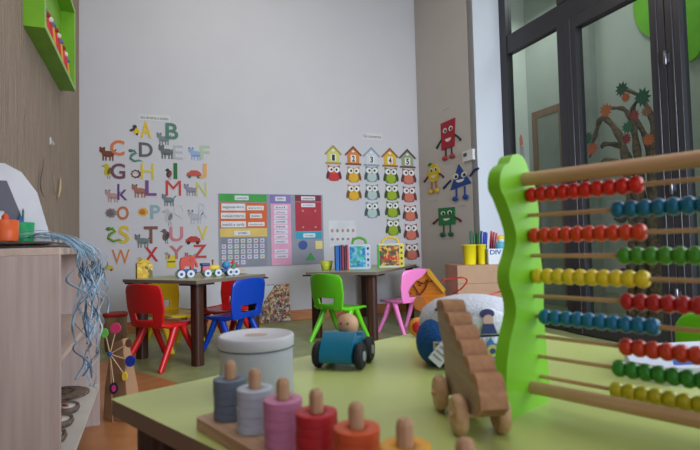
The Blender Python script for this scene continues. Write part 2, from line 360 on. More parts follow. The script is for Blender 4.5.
# ------------------------------------------------------------------ wall letters
def wallthing(pl, name, label, cat, px, py, group=None, dy=0):
    x, z = pl.hit(px, py); return thing(name, label, cat, tuple(pl.w(x, z, -dy)), pl.th, group), x, z
def sz(pl, px, py, w, h):
    a = pl.hit(px-w/2, py-h/2); b = pl.hit(px+w/2, py+h/2); return abs(b[0]-a[0]), abs(a[1]-b[1])
def animal(mb, cx, cz, s, kind, mi=0, ac=1):
    """little picture beside a letter: body, head, legs, ears"""
    if kind == 'quad':
        mb.prism(ell(cx, cz, .5*s, .28*s), -.003, 0, mi); mb.prism(ell(cx-.45*s, cz+.3*s, .24*s, .24*s), -.004, 0, mi)
        for q in (-.38, -.16, .16, .38): mb.prism([(cx+q*s-.07*s, cz-.1*s), (cx+q*s+.07*s, cz-.1*s), (cx+q*s+.06*s, cz-.6*s), (cx+q*s-.06*s, cz-.6*s)], -.003, 0, mi)
        mb.prism(ell(cx-.6*s, cz+.5*s, .08*s, .12*s), -.003, 0, ac); mb.prism(ell(cx-.3*s, cz+.5*s, .08*s, .12*s), -.003, 0, ac); mb.prism(ell(cx-.5*s, cz+.3*s, .04*s, .04*s, 8), -.005, 0, ac)
        mb.prism([(cx+.42*s, cz+.1*s), (cx+.7*s, cz+.4*s), (cx+.62*s, cz+.45*s), (cx+.4*s, cz+.2*s)], -.003, 0, ac)
    elif kind == 'bug':
        mb.prism(ell(cx, cz, .32*s, .42*s, rot=.4), -.003, 0, mi); mb.prism(ell(cx-.12*s, cz+.45*s, .22*s, .2*s), -.004, 0, ac)
        mb.prism(ell(cx-.35*s, cz+.1*s, .3*s, .14*s, rot=.5), -.005, 0, ac); mb.prism(ell(cx+.1*s, cz-.35*s, .12*s, .12*s), -.005, 0, ac)
    elif kind == 'snake':
        mb.tube([(cx+x*s, -.002, cz+z*s) for x, z in ((-.4, .5), (-.1, .55), (.1, .3), (-.3, .05), (-.4, -.25), (-.05, -.5), (.4, -.4), (.7, -.5))], [.08*s, .13*s, .12*s, .13*s, .13*s, .12*s, .09*s, .02*s], 6, mi)
        mb.prism(ell(cx-.38*s, cz+.5*s, .2*s, .15*s), -.006, 0, ac)
    elif kind == 'face':
        mb.prism([(cx+.55*s*(1 if i % 2 else .8)*math.cos(PI*i/9), cz+.5*s*(1 if i % 2 else .8)*math.sin(PI*i/9)) for i in range(18)], -.003, 0, mi)
        mb.prism(ell(cx-.05*s, cz, .3*s, .28*s), -.004, 0, ac); 
        for q in (-.15, .1): mb.prism(ell(cx+q*s, cz+.08*s, .05*s, .06*s, 8), -.005, 0, mi)
    elif kind == 'car':
        mb.prism([(cx-.6*s, cz-.2*s), (cx+.6*s, cz-.2*s), (cx+.55*s, cz+.1*s), (cx+.25*s, cz+.3*s), (cx-.2*s, cz+.3*s), (cx-.55*s, cz+.05*s)], -.003, 0, mi)
        for q in (-.35, .35): mb.prism(ell(cx+q*s, cz-.22*s, .14*s, .14*s, 12), -.005, 0, ac)
    elif kind == 'bird':
        mb.prism(ell(cx, cz, .3*s, .45*s, rot=-.3), -.003, 0, mi); mb.prism(ell(cx-.15*s, cz+.45*s, .2*s, .2*s), -.004, 0, mi)
        mb.prism([(cx-.3*s, cz+.5*s), (cx-.55*s, cz+.4*s), (cx-.3*s, cz+.36*s)], -.003, 0, ac); mb.prism(ell(cx+.1*s, cz, .14*s, .3*s, rot=-.3), -.005, 0, ac)
        for q in (-.05, .12): mb.prism([(cx+q*s, cz-.4*s), (cx+q*s+.05*s, cz-.4*s), (cx+q*s+.05*s, cz-.7*s), (cx+q*s, cz-.7*s)], -.003, 0, ac)
LET = [('A', 146, 129.5, 11, 17, (226, 190, 40), 'bug', 136, 131, 11, (222, 190, 40), (60, 56, 60), 'yellow', 'a bee'),
 ('B', 172, 131, 13, 17, (86, 128, 110), 'quad', 164, 139, 12, (128, 138, 142), (90, 96, 104), 'grey-green', 'a small grey animal'),
 ('C', 117.5, 147.5, 14.5, 16, (214, 120, 70), 'quad', 108, 154, 13, (120, 66, 40), (60, 36, 28), 'orange', 'a brown dog'),
 ('D', 146, 149.5, 14, 15, (96, 92, 94), 'snake', 135, 156, 12, (90, 140, 120), (70, 110, 100), 'dark grey', 'a green dinosaur'),
 ('E', 178, 152, 10, 14, (182, 182, 190), 'quad', 167, 152, 14, (104, 112, 112), (70, 74, 78), 'pale grey', 'a dark grey animal'),  # pale because the glare over this letter is put into its colour
 ('F', 205, 152, 10, 14, (178, 196, 170), 'quad', 196, 154, 13, (150, 176, 214), (80, 110, 160), 'pale green', 'a light blue animal'),  # glare painted in as washed-out letter and animal colours
 ('G', 118, 171, 15, 16, (112, 72, 90), 'bird', 108, 171, 13, (196, 178, 40), (110, 90, 50), 'dark plum', 'a yellow giraffe'),
 ('H', 147.5, 171, 13, 16, (216, 196, 60), 'face', 136, 174, 11, (104, 66, 66), (222, 206, 200), 'yellow', 'a brown hedgehog'),
 ('I', 175.5, 171, 4, 16, (46, 110, 52), 'bird', 169, 174, 10, (40, 60, 40), (150, 60, 50), 'dark green', 'a small dark bird'),
 ('J', 203, 171, 8, 15, (224, 168, 90), 'car', 194, 174, 15, (196, 84, 70), (84, 104, 90), 'light orange', 'a red and green picture'),
 ('K', 122.5, 192, 10, 16, (92, 62, 118), 'quad', 113, 196, 12, (188, 150, 148), (120, 110, 130), 'dark purple', 'a pale pink animal'),
 ('L', 151, 188, 11.5, 15.5, (120, 74, 130), 'quad', 140, 191, 13, (168, 110, 92), (90, 50, 60), 'purple', 'a brown lion'),
 ('M', 173.5, 188, 15.5, 15.5, (196, 62, 60), 'quad', 169, 200, 12, (110, 124, 130), (80, 90, 96), 'red', 'a grey mouse below'),
 ('N', 201.5, 189, 10.5, 15, (198, 196, 110), 'quad', 191, 190, 12, (150, 140, 160), (90, 100, 110), 'pale yellow-green', 'a grey picture'),
 ('O', 123, 213, 12, 13.5, (190, 110, 60), 'face', 111, 213, 12, (138, 126, 130), (110, 98, 104), 'brown-orange', 'a grey bear'),
 ('P', 155.5, 212, 10, 14, (140, 170, 180), 'face', 143, 212, 11, (222, 176, 40), (190, 110, 40), 'grey-blue', 'a yellow lion face'),
 ('Q', 179, 211, 11, 14, (205, 204, 206), 'bird', 169, 217, 15, (186, 186, 190), (120, 120, 126), 'whitish', 'a pale grey bird'),  # whitened by glare painted into the letter colour
 ('R', 203, 210, 9, 14, (196, 196, 204), 'quad', 196, 217, 14, (178, 180, 190), (78, 78, 92), 'light grey', 'a grey and white cat'),  # glare over the letter painted in as light grey
 ('S', 124, 234.5, 11, 17.5, (216, 186, 60), 'snake', 114, 235, 14, (120, 160, 50), (60, 110, 50), 'yellow', 'a green snake'),
 ('T', 151, 235, 14, 17, (126, 82, 66), 'quad', 143, 241, 13, (120, 128, 126), (60, 66, 66), 'brown', 'a grey tiger'),
 ('U', 176.5, 234, 14, 14.5, (206, 126, 136), 'bird', 166, 236, 13, (110, 90, 92), (70, 60, 64), 'pink', 'a dark brown figure'),
 ('V', 203, 233, 10.5, 14, (214, 196, 96), 'car', 193, 240, 15, (186, 58, 44), (40, 36, 40), 'yellow', 'a red car'),
 ('W', 121, 257, 18, 14, (216, 130, 60), 'car', 108, 268, 10, (206, 190, 50), (146, 60, 70), 'orange', 'a yellow wagon below'),
 ('X', 151.5, 254.5, 14, 14, (196, 50, 54), 'bird', 141, 262, 9, (206, 176, 80), (140, 110, 60), 'red', 'a tan figure'),
 ('Y', 176.5, 252.5, 14.5, 13, (188, 118, 116), 'bird', 168, 257, 9, (170, 150, 140), (140, 110, 100), 'dusty pink', 'a pale figure'),
 ('Z', 200, 251.5, 14, 13, (190, 66, 60), 'quad', 190, 257, 9, (180, 120, 100), (110, 60, 60), 'brick red', 'a brown figure')]
for (ch, px, py, w, h, c, kd, ax, ay, s, ac1, ac2, cn, an) in LET:
    t, x, z = wallthing(BW, 'wall_letter', '%s letter %s with %s on the back wall' % (cn, ch, an), 'letter', px, py+h/2)
    ww, hh = sz(BW, px, py, w, h)
    body = 'k' if ch == 'K' else ch
    vs, fs = textmesh(body, -ww/2, 0, ww/2, hh, 0, .006, bold=.02 if ch not in 'EQRNMHKW' else .0)
    MB().add(vs, fs).build('letter', mat(c, .6), t)
    ex, ez = BW.hit(ax, ay); mb = MB(); animal(mb, ex-x, ez-z, s/500*4.2, kd); mb.build('animal_picture', [mat(ac1, .6), mat(ac2, .6)], t)
def strip(pl, px0, py0, px1, py1, label, txt, name='wall_caption', paper=(218, 218, 218), ink=(90, 90, 90)):
    x0, z0 = pl.hit(px0, py1); x1, z1 = pl.hit(px1, py0)
    t = thing(name, label, 'label', tuple(pl.w((x0+x1)/2, z0)), pl.th); hw = (x1-x0)/2; hh = abs(z1-z0)
    MB().box((-hw, -.002, 0), (hw, 0, hh)).build('strip', mat(paper, .7), t)
    vs, fs = textmesh(txt, -hw*.9, hh*.25, hw*.9, hh*.75, -.002, .001); MB().add(vs, fs).build('text', mat(ink, .7), t)
strip(BW, 139, 116, 170, 120, 'thin white caption strip above the alphabet letters', 'zoo de letras e animais')
strip(BW, 362, 134, 382, 139, 'small white caption strip above the five birdhouses', 'Os números')
# ------------------------------------------------------------------ birdhouses and owls
HS = [(333.3, 154, '1', (206, 206, 110), (168, 150, 70), 'yellow-green'), (353.3, 155, '2', (214, 130, 50), (126, 72, 50), 'orange'), (371.5, 156, '3', (206, 212, 222), (150, 160, 178), 'pale blue-white'),
      (390, 156.8, '4', (220, 180, 50), (150, 100, 60), 'golden yellow'), (407.5, 158, '5', (150, 166, 130), (96, 76, 66), 'grey-green')]
for px, py, d, c, c2, cn in HS:
    t, x, z = wallthing(BW, 'birdhouse_cutout', '%s birdhouse cutout with the number %s on the back wall' % (cn, d), 'decoration', px, py+9)
    w, h = sz(BW, px, py, 16, 18)
    MB().prism([(-.38*w, 0), (.38*w, 0), (.38*w, .6*h), (0, .95*h), (-.38*w, .6*h)], -.005, 0).build('house_body', mat(c, .6), t)
    mb = MB().prism([(-.56*w, .52*h), (-.48*w, .46*h), (0, .9*h), (.48*w, .46*h), (.56*w, .52*h), (0, 1.05*h)], -.009, 0); mb.box((-.5*w, -.009, -.06*h), (.5*w, 0, .04*h)); mb.build('roof', mat(c2, .6), t)
    mb = MB().prism(rrect(-.17*w, .1*h, .17*w, .52*h, .04*w), -.007, 0); mb.prism(ell(0, .72*h, .09*w, .06*h, 12), -.007, 0); mb.build('number_plate', mat((232, 232, 228), .6), t)
    vs, fs = textmesh(d, -.09*w, .13*h, .09*w, .48*h, -.007, .002, bold=.03); MB().add(vs, fs).build('numeral', mat((40, 38, 44), .6), t)
def make_owl(px, py, c, c2, label, grp):
    t, x, z = wallthing(BW, 'owl_cutout', label, 'decoration', px, py+8.3, grp)
    w, h = sz(BW, px, py, 14.5, 16.6)
    pts = [(-.44*w, 0.2*h), (-.3*w, .04*h), (0, 0), (.3*w, .04*h), (.44*w, .2*h), (.46*w, .5*h), (.42*w, .8*h), (.44*w, 1.0*h), (.2*w, .93*h), (0, .9*h), (-.2*w, .93*h), (-.44*w, 1.0*h), (-.42*w, .8*h), (-.46*w, .5*h)]
    MB().prism(pts, -.004, 0).build('owl_body', mat(c2, .65), t)
    MB().prism(ell(0, .33*h, .33*w, .3*h), -.006, 0).build('belly', mat(c, .65), t)
    for q in (-1, 1):
        MB().prism(ell(q*.42*w, .4*h, .1*w, .28*h, 14, rot=q*.25), -.007, 0).build('wing', mat(tuple(int(v*.62) for v in c2), .65), t)
        e = MB().prism(ell(q*.21*w, .72*h, .2*w, .18*h, 16), -.008, 0).build('eye', mat((228, 228, 226), .5), t)
        MB().prism(ell(q*.18*w, .72*h, .075*w, .075*h, 12), -.010, -.008).build('pupil', mat((40, 34, 40), .5), e)
    MB().prism([(-.05*w, .58*h), (.05*w, .58*h), (0, .46*h)], -.009, 0).build('beak', mat((222, 150, 50), .6), t)
OC = [((198, 52, 58), (178, 60, 64), 'red'), ((222, 176, 40), (190, 136, 60), 'yellow'), ((180, 200, 198), (112, 138, 144), 'pale grey-blue'), ((150, 176, 40), (104, 124, 52), 'lime green'), ((206, 118, 100), (160, 92, 84), 'salmon pink')]
OW = [[(334, 173)], [(353.7, 174.3), (354, 192.3)], [(372, 174), (372.3, 192), (372.3, 210)], [(391, 175.3), (392, 192.3), (392.7, 209.3), (393.3, 227.3)], [(408.7, 176.3), (409.3, 194.3), (410.3, 213), (411.3, 232), (412, 251.7)]]
ORD = [['only owl'], ['upper', 'lower'], ['top', 'middle', 'bottom'], ['topmost', 'second from top', 'third from top', 'lowest'], ['topmost', 'second from top', 'middle', 'fourth from top', 'lowest']]
for i, colm in enumerate(OW):
    for j, (px, py) in enumerate(colm):
        lab = '%s owl cutout, %s in the column under birdhouse %d' % (OC[i][2], ORD[i][j], i+1) if i else 'single red owl cutout under birdhouse 1'
        make_owl(px, py, OC[i][0], OC[i][1], lab, 'owl cutouts under the birdhouses')
# faint drawing sheet behind the books
t, x, z = wallthing(BW, 'drawing_sheet', 'white sheet with small fruit and number drawings above the books', 'poster', 343, 247)
w, h = sz(BW, 343, 234, 28, 26)
MB().box((-w/2, -.002, 0), (w/2, 0, h)).build('sheet', mat((214, 215, 220), .6), t)
mb = MB()
for i in range(5):
    MB().prism(ell((-.38+.19*i)*w, .62*h, .05*w, .07*h, 12), -.004, -.002).build('drawing', mat([(190, 140, 140), (140, 150, 120)][i % 2], .7), t)
    MB().prism(ell((-.38+.19*i)*w, .3*h, .05*w, .05*h, 12), -.004, -.002).build('drawing', mat([(130, 136, 150), (176, 130, 140)][i % 2], .7), t)
# ------------------------------------------------------------------ calendar chart
cx0, cz0 = BW.hit(219, 268); cx1, cz1 = BW.hit(322.5, 195)
ch = thing('calendar_chart', 'wide grey fabric calendar chart with green, orange, pink and red panels', 'wall chart', tuple(BW.w(cx0, cz0)), BW.th)
CWd = cx1-cx0; CH = cz1-cz0
def cu(u): # photo px column -> chart x
    return BW.hit(u, 230)[0]-cx0
def cz(v): return CH*(268-v)/(268-195)
def cbox(mb, u0, v0, u1, v1, d=.003, mi=0, base=.004): mb.box((cu(u0), -base-d, cz(v1)), (cu(u1), -base, cz(v0)), mi); return mb
MB().box((0, -.004, 0), (CWd, 0, CH)).build('backing', mat((150, 152, 166), .9, 'cloth', amt=.03), ch)
def part(nm, c, boxes, par=ch, d=.003, base=.004, label=None):
    mb = MB()
    for bx in boxes: cbox(mb, *bx, d=d, base=base)
    o = mb.build(nm, mat(c, .6), par)
    if label: o['label'] = label
    return o
def ctext(txt, u0, v0, u1, v1, par, base, c=(50, 48, 60)):
    vs, fs = textmesh(txt, cu(u0), cz(v1), cu(u1), cz(v0), -base, .001); MB().add(vs, fs).build('text', mat(c, .7), par)
hd = part('header', (60, 160, 66), [(220, 195.5, 267, 203)], label='green header'); tg = part('tag', (214, 222, 226), [(235, 197, 249, 201.5)], hd, base=.007); 
ctext('CALENDÁRIO', 236.5, 198.3, 247.5, 200.3, hd, .010)
op = part('panel', (214, 98, 38), [(220, 204, 267, 229)], label='orange panel')
for (u0, v0, u1, v1, s_) in ((221.5, 205, 245.5, 212, 'segunda-feira'), (247, 207, 264, 211.5, 'quarta-feira'), (221, 214, 245.5, 220, 'novembro'), (250, 215, 262, 219.5, 'outono'), (221, 222.5, 246, 228.5, 'manhã e tarde'), (248, 223.5, 264.5, 227.5, 'ensolarado')):
    sp_ = part('card', (222, 224, 226), [(u0, v0, u1, v1)], op, base=.007); ctext(s_, u0+1.5, v0+(v1-v0)*.3, u1-1.5, v1-(v1-v0)*.25, op, .010)
yp = part('header', (222, 190, 100), [(220, 229.5, 267, 238)], label='yellow header'); part('tag', (222, 224, 226), [(234, 232, 250, 236.5)], yp, base=.007); ctext('OUTUBRO', 238, 233.3, 247, 235.3, yp, .010)
gp = part('date_grid', (134, 136, 152), [(220.5, 238.8, 267, 267.5)], base=.004, d=.001)
DC = [(200, 120, 190), (120, 160, 210), (210, 170, 70), (120, 180, 110), (206, 110, 100), (120, 120, 200)]
mb = MB(); mb2 = MB(); k = 0
for r in range(5):
    for c_ in range(7):
        if (r == 4 and c_ > 3) or (r == 0 and c_ < 1): continue
        u = 223.5+c_*6.4; v = 242+r*5.3
        dc_ = MB(); cbox(dc_, u-2.1, v-2, u+2.1, v+2, base=.005, d=.002); cbox(dc_, u-1.1, v-.9, u+1.1, v+.9, base=.007, d=.001, mi=1)
        dc_.build('date_card', [mat((206, 210, 222), .6), mat(DC[k % 6], .6)], ch); k += 1
lp = part('header', (136, 118, 186), [(270.5, 195.5, 291, 204)], label='lilac header'); part('tag', (224, 224, 232), [(275.5, 197.5, 286, 202)], lp, base=.007); ctext('TEMPO', 277, 198.8, 284.5, 200.8, lp, .010)
pp_ = part('panel', (222, 160, 190), [(271, 204.8, 291, 267.5)], label='pink panel')
for i, s_ in enumerate(('sol', 'chuva', 'vento', 'nuvens', 'neve', 'frio', 'calor', 'nevoeiro', 'granizo', 'trovoada')):
    v = 206.3+i*5.0 + (5 if i > 7 else 0); part('card', (218, 214, 228), [(274, v, 287.5, v+4)], pp_, base=.007); ctext(s_, 276, v+1.2, 285, v+3, pp_, .010)
rh = part('header', (120, 34, 60), [(295.5, 195.5, 321.5, 202)], label='maroon header'); part('tag', (220, 220, 228), [(301.5, 196.8, 315.5, 201)], rh, base=.007); ctext('ANIVERSÁRIO', 303, 198, 314, 199.9, rh, .010)
rp_ = part('panel', (172, 40, 58), [(295.5, 202.8, 321.5, 233)], label='dark red panel'); part('tag', (220, 220, 228), [(301.5, 204, 315.5, 208)], rp_, base=.007); ctext('parabéns', 303.5, 205.2, 313.5, 207, rp_, .010)
mb = MB()
for u, v in ((303, 229), (315.5, 229), (315.5, 212), (303, 212)): mb.prism(ell(cu(u), cz(v), .01, .01, 10), -.010, -.007)
mb.build('studs', mat((206, 160, 110), .5), rp_)
part('header', (40, 160, 190), [(295.5, 234, 321.5, 241)], label='cyan header'); tg = part('tag', (214, 224, 232), [(303, 235.5, 315, 239.7)], ch, base=.007); ctext('formas', 305, 236.7, 313, 238.5, ch, .010)
sh = MB().prism(ell(cu(302.5), cz(247.5), (cu(307)-cu(298)) / 2, .05, 28), -.008, -.004).build('shape', mat((36, 76, 150), .5), ch); sh['label'] = 'blue circle'
sh = MB().box((cu(315), -.008, cz(252)), (cu(322), -.004, cz(243.5))).build('shape', mat((222, 206, 130), .5), ch); sh['label'] = 'yellow square'
sh = MB().prism([(cu(305), cz(263)), (cu(314.5), cz(263)), (cu(310), cz(255))], -.008, -.004).build('shape', mat((60, 160, 76), .5), ch); sh['label'] = 'green triangle'
# ------------------------------------------------------------------ shape characters on the side wall
skin = {}
def character(kind, px, py, w, h, c, limb, shoe, label, armc):
    t, x, z = wallthing(SW, 'shape_character', label, 'decoration', px, py)
    a = SW.hit(px-w/2, py); b_ = SW.hit(px+w/2, py); W = (b_[0]-a[0]); Hh = h/500*5.4
    m = mat(c, .7)
    if kind == 'rect': poly = [(-W/2, -Hh/2), (W/2*.8, -Hh/2), (W/2, Hh/2), (-W/2, Hh/2)]
    elif kind == 'oval': poly = ell(0, 0, W/2, Hh/2, 24)
    elif kind == 'tri': poly = [(-W/2, -Hh/2), (W/2, -Hh/2*.75), (-.05*W, Hh/2)]
    else: poly = [(-W/2, -Hh/2), (W/2, -Hh/2), (W/2, Hh/2*.9), (-W/2, Hh/2)]
    MB().prism(poly, -.008, 0).build('face_card', m, t)
    for q in (-1, 1):
        ez = Hh*(.18 if kind != 'tri' else .02); ex = q*W*.2
        e = MB().prism(ell(ex, ez, W*.13, Hh*.09 if kind == 'rect' else Hh*.12, 14), -.011, -.008).build('eye', mat((228, 226, 222), .5), t)
        MB().prism(ell(ex+.01, ez-.005, W*.07, .018, 10), -.013, -.011).build('pupil', mat((28, 26, 30), .5), e)
        MB().tube([(q*W*.46, -.004, -Hh*.1), (q*W*.66, -.006, -Hh*.22 if not (kind == 'tri' and q > 0) else Hh*.1), (q*W*.84, -.008, -Hh*.36 if not (kind == 'tri' and q > 0) else Hh*.12)], [.012, .011, .014], 6).build('arm', mat(armc, .7), t)
        MB().tube([(q*W*.2, -.004, -Hh*.45), (q*W*.2, -.006, -Hh*.45-.06), (q*W*.2, -.006, -Hh*.45-.10)], .011, 6).build('leg', mat(limb, .7), t)
        MB().ball(.045, (q*W*.25, -.014, -Hh*.45-.115), 12, sc=(1.2, .3, .6)).build('shoe', mat(shoe, .6), t)
    mo = MB().prism(ell(0, -Hh*.14, W*.2, Hh*.12, 14, PI, 2*PI), -.011, -.008); mo.build('mouth', mat((232, 220, 216), .5), t)
    if kind == 'oval': MB().prism([(-W*.3, Hh*.42), (-W*.5, Hh*.5), (-W*.32, Hh*.62), (-W*.08, Hh*.5)], -.010, 0).build('leaf', mat((50, 120, 50), .7), t)
character('rect', 448.5, 134.5, 14.5, 28, (166, 34, 50), (60, 40, 44), (176, 50, 58), 'red rectangle character with face, arms and legs on the side wall', (36, 60, 46))
character('oval', 434, 173, 11.5, 19.5, (216, 190, 40), (150, 90, 50), (220, 180, 50), 'yellow oval character with a green leaf on the side wall', (90, 40, 44))
character('tri', 460.5, 176, 21, 24, (28, 70, 140), (24, 50, 110), (28, 70, 146), 'blue triangle character with face and legs on the side wall', (28, 50, 90))
character('sq', 447, 216, 16.5, 18, (30, 124, 66), (26, 80, 50), (26, 90, 52), 'green square character with smiling face, lowest on the side wall', (90, 36, 46))
for i, (u, v, s_, lb) in enumerate(((449, 163.5, 'retângulo', 'red rectangle'), (434, 201, 'círculo', 'yellow oval'), (463, 205.5, 'triângulo', 'blue triangle'), (445, 239, 'quadrado', 'green square'), (446, 110, 'formas', None))):
    strip(SW, u-4, v-1.3, u+4, v+1.3, 'tiny white caption strip under the %s character' % lb if lb else 'tiny white caption strip above the red rectangle character', s_, paper=(206, 200, 198))
t, x, z = wallthing(SW, 'thermostat', 'small white wall switch box beside the red character', 'switch', 470, 161)
MB().box((-.09, -.03, 0), (.09, 0, .11)).build('cover', mat((222, 222, 222), .5), t, bevel=.005); MB().box((-.065, -.034, .05), (-.01, -.03, .085)).build('display', mat((70, 74, 78), .3), t)
# ------------------------------------------------------------------ children's chair
def make_chair(label, m, loc, rz):
    t = thing('child_chair', label, 'chair', loc, rz, 'plastic chairs around the small tables')
    # seat: dished rounded panel
    mb = MB(); n = 14; vs = []; fs = []
    for i in range(n+1):
        for j in range(n+1):
            u = -1+2*i/n; v = -1+2*j/n
            sx = u*math.sqrt(1-.28*v*v*.9); sy = v*math.sqrt(1-.28*u*u*.9)
            z = .298-.012*(1-u*u)*(1-v*v)-(.02*max(0, sy-.7)/.3)
            vs.append((sx*(.178+.006*v), sy*.165+.01, z))
    for i in range(n):
        for j in range(n): fs.append((i*(n+1)+j, (i+1)*(n+1)+j, (i+1)*(n+1)+j+1, i*(n+1)+j+1))
    mb.add(vs, fs, 0, True); o = mb.build('seat', m, t)
    sd = o.modifiers.new('s', 'SOLIDIFY'); sd.thickness = .018; sd.offset = -1
    bv = o.modifiers.new('b', 'BEVEL'); bv.width = .005; bv.segments = 2; bv.limit_method = 'ANGLE'
    # backrest shell with the hand slot
    ns, nr = 20, 18; vs = []; fs = []
    for r in range(nr+1):
        v = r/nr; z = .275+.30*v
        w = .150+.036*min(1, v/.45)**.8 if v < .45 else .186-.006*(v-.45)
        if v > .82: w -= .030*((v-.82)/.18)**2.2
        for c in range(ns+1):
            u = -1+2*c/ns
            zz = z-.012*u*u*(v if v > .5 else 0)
            vs.append((u*w, -.150-.055*v+.035*u*u*(.4+.6*v), zz))
    for r in range(nr):
        for c in range(ns):
            z = r/nr
            if 3 <= r < 6 and 5 <= c < 15 : continue
            if r < 1 and 6 <= c < 14: continue
            fs.append((r*(ns+1)+c, r*(ns+1)+c+1, (r+1)*(ns+1)+c+1, (r+1)*(ns+1)+c))
    o = MB().add(vs, fs, 0, True).build('backrest', m, t)
    sd = o.modifiers.new('s', 'SOLIDIFY'); sd.thickness = .016; sd.offset = 0
    bv = o.modifiers.new('b', 'BEVEL'); bv.width = .005; bv.segments = 2; bv.limit_method = 'ANGLE'
    for sx in (-1, 1):
        MB().tube([(sx*.150, -.030, .284), (sx*.160, -.085, .17), (sx*.182, -.185, 0)], [.024, .021, .016], 10, flat=1.2).build('leg', m, t)
        MB().tube([(sx*.148, .025, .280), (sx*.156, .085, .15), (sx*.172, .165, 0)], [.023, .020, .016], 10, flat=1.2).build('leg', m, t)
        MB().tube([(sx*.150, -.150, .300), (sx*.158, -.10, .286), (sx*.158, .02, .283), (sx*.150, .12, .284)], [.012, .017, .018, .010], 10).build('side_rail', m, t)
    return t
def pm(c): return mat(c, .32, amt=.01, spec=.45)
def face(dx, dy): return math.atan2(dy, dx)-PI/2
red, blue, yel, grn, pnk = pm((206, 24, 30)), pm((10, 62, 176)), pm((232, 190, 30)), pm((98, 196, 30)), pm((238, 130, 196))
def place_chair(label, m, bx, by, dx, dy):      # bx,by = floor point under the backrest
    l = math.hypot(dx, dy); dx /= l; dy /= l
    return make_chair(label, m, (bx+dx*.19, by+dy*.19, 0), face(dx, dy))
place_chair('red plastic chair in front of the train table, left of its leg', red, -1.412, 3.36, .50, .866)
place_chair('blue plastic chair tucked under the right side of the train table', blue, -.745, 3.74, -.87, .48)
place_chair('red plastic chair on the far side of the train table, half behind the blue chair', red, -.985, 4.42, -.48, -.87)
place_chair('yellow plastic chair on the far left side of the train table', yel, -1.60, 4.16, .87, -.48)
place_chair('green plastic chair in front of the book table', grn, -.225, 4.07, .68, .73)
place_chair('pink plastic chair at the right side of the book table', pnk, .595, 4.46, -.62, .78)
place_chair('green plastic chair at the right edge behind the abacus', grn, 1.15, 1.46, .6, .8)
# ------------------------------------------------------------------ tables
wenge = mat((74, 44, 34), .45, 'woodz', rgb2=(52, 30, 24))
blackp = mat((30, 28, 28), .5)
edge = mat((128, 112, 102), .55)
def table(label, N_, e1, e2, l1, l2, H_, top_m, leg_w=.085, inset=.07, far=None, th=.024, grp=None):
    e1 = Vector(e1).normalized(); e2 = Vector(e2).normalized()
    t = thing('small_table', label, 'table', (N_[0], N_[1], 0), 0, grp)
    q = [Vector((0, 0)), e1*l1, e1*l1+e2*l2, e2*l2]
    MB().prism([tuple(p) for p in q], H_-th, H_, 1, axis='z').build('tabletop', [top_m, edge], t, bevel=.004)
    tp_ = t.children[-1] if t.children else None
    for i, p in enumerate(q):
        c = p+(e1*inset if i in (0, 3) else -e1*(far or inset))+(e2 if i in (0, 1) else -e2)*inset
        ang = math.atan2(e1.y, e1.x); T = TR(c.x, c.y, 0) @ RZ(ang)
        lg = MB().prism(rrect(-leg_w/2, -leg_w/2, leg_w/2, leg_w/2, leg_w*.32), 0, H_-th-.010, T=T, axis='z').build('leg', wenge, t)
        MB().prism(rrect(-leg_w*1.2, -leg_w*1.2, leg_w*1.2, leg_w*1.2, leg_w*.3), H_-th-.010, H_-th, T=T, axis='z').build('bracket', blackp, lg)
    return t
def fix_top(t, m):   # give the upward face the laminate
    for o in t.children:
        if o.name.startswith('tabletop'):
            for p in o.data.polygons: p.material_index = 0 if abs(p.normal.z) > .9 and p.center.z > (o.data.vertices[0].co.z+.001 if False else max(v.co.z for v in o.data.vertices)-.001) else 1
topg = mat((158, 168, 128), .35, amt=.02)
T1 = (-1.04, 3.37); e1 = (-.87, .48); e2 = (.49, .87)
t1 = table('square small table with grey-green top and dark legs, carrying the toy train', T1, e1, e2  , .76, .73, .585, topg, far=.125, leg_w=.075)
bpy.context.view_layer.update(); fix_top(t1, topg)
T2 = (.212, 4.13); f1 = (-.936, .35); f2 = (.35, .936)
t2 = table('long small table with grey-green top and dark legs, carrying the books', T2, f1, f2, .65, 1.45, .573, topg, leg_w=.08)
fix_top(t2, topg)
# foreground table
ZT = .57
A_ = G(118.5, 397, ZT); C_ = G(476, 319, ZT); B_ = G(232, 449.4, ZT); R_ = G(616, 346.5, ZT)
da = (B_-A_).normalized(); dc = (R_-C_).normalized(); 
poly = [A_+(A_-C_)*.012, A_+(A_-C_)*.012+da*.75, Vector((C_.x+dc.x*1.15, C_.y+dc.y*1.15, ZT)), C_]
# round the corners
def roundpoly(P, r, n=6):
    out = []; k = len(P)
    for i in range(k):
        a, b, c = P[i-1].xy, P[i].xy, P[(i+1) % k].xy
        u = (a-b).normalized(); v = (c-b).normalized()
        p0 = b+u*r; p1 = b+v*r
        for j in range(n+1):
            t = j/n; out.append(tuple((1-t)**2*p0+2*t*(1-t)*b+t*t*p1))
    return out
ft = thing('play_table', 'large light green table in the foreground with a brown edge, covered in wooden toys', 'table', (poly[0].x, poly[0].y, 0))
off = Vector((poly[0].x, poly[0].y))
rp2 = [(x-off.x, y-off.y) for x, y in roundpoly(poly, .008)]
greenl = mat((184, 196, 118), .3, amt=.02, spec=.5)
MB().prism(rp2, ZT-.024, ZT, 1, axis='z').build('tabletop', [greenl, mat((132, 108, 90), .5)], ft, bevel=.003)
fix_top(ft, greenl)
ctr = sum((p.xy for p in poly), Vector((0, 0)))/4
inn = [p.xy+(ctr-p.xy).normalized()*.09 for p in poly]
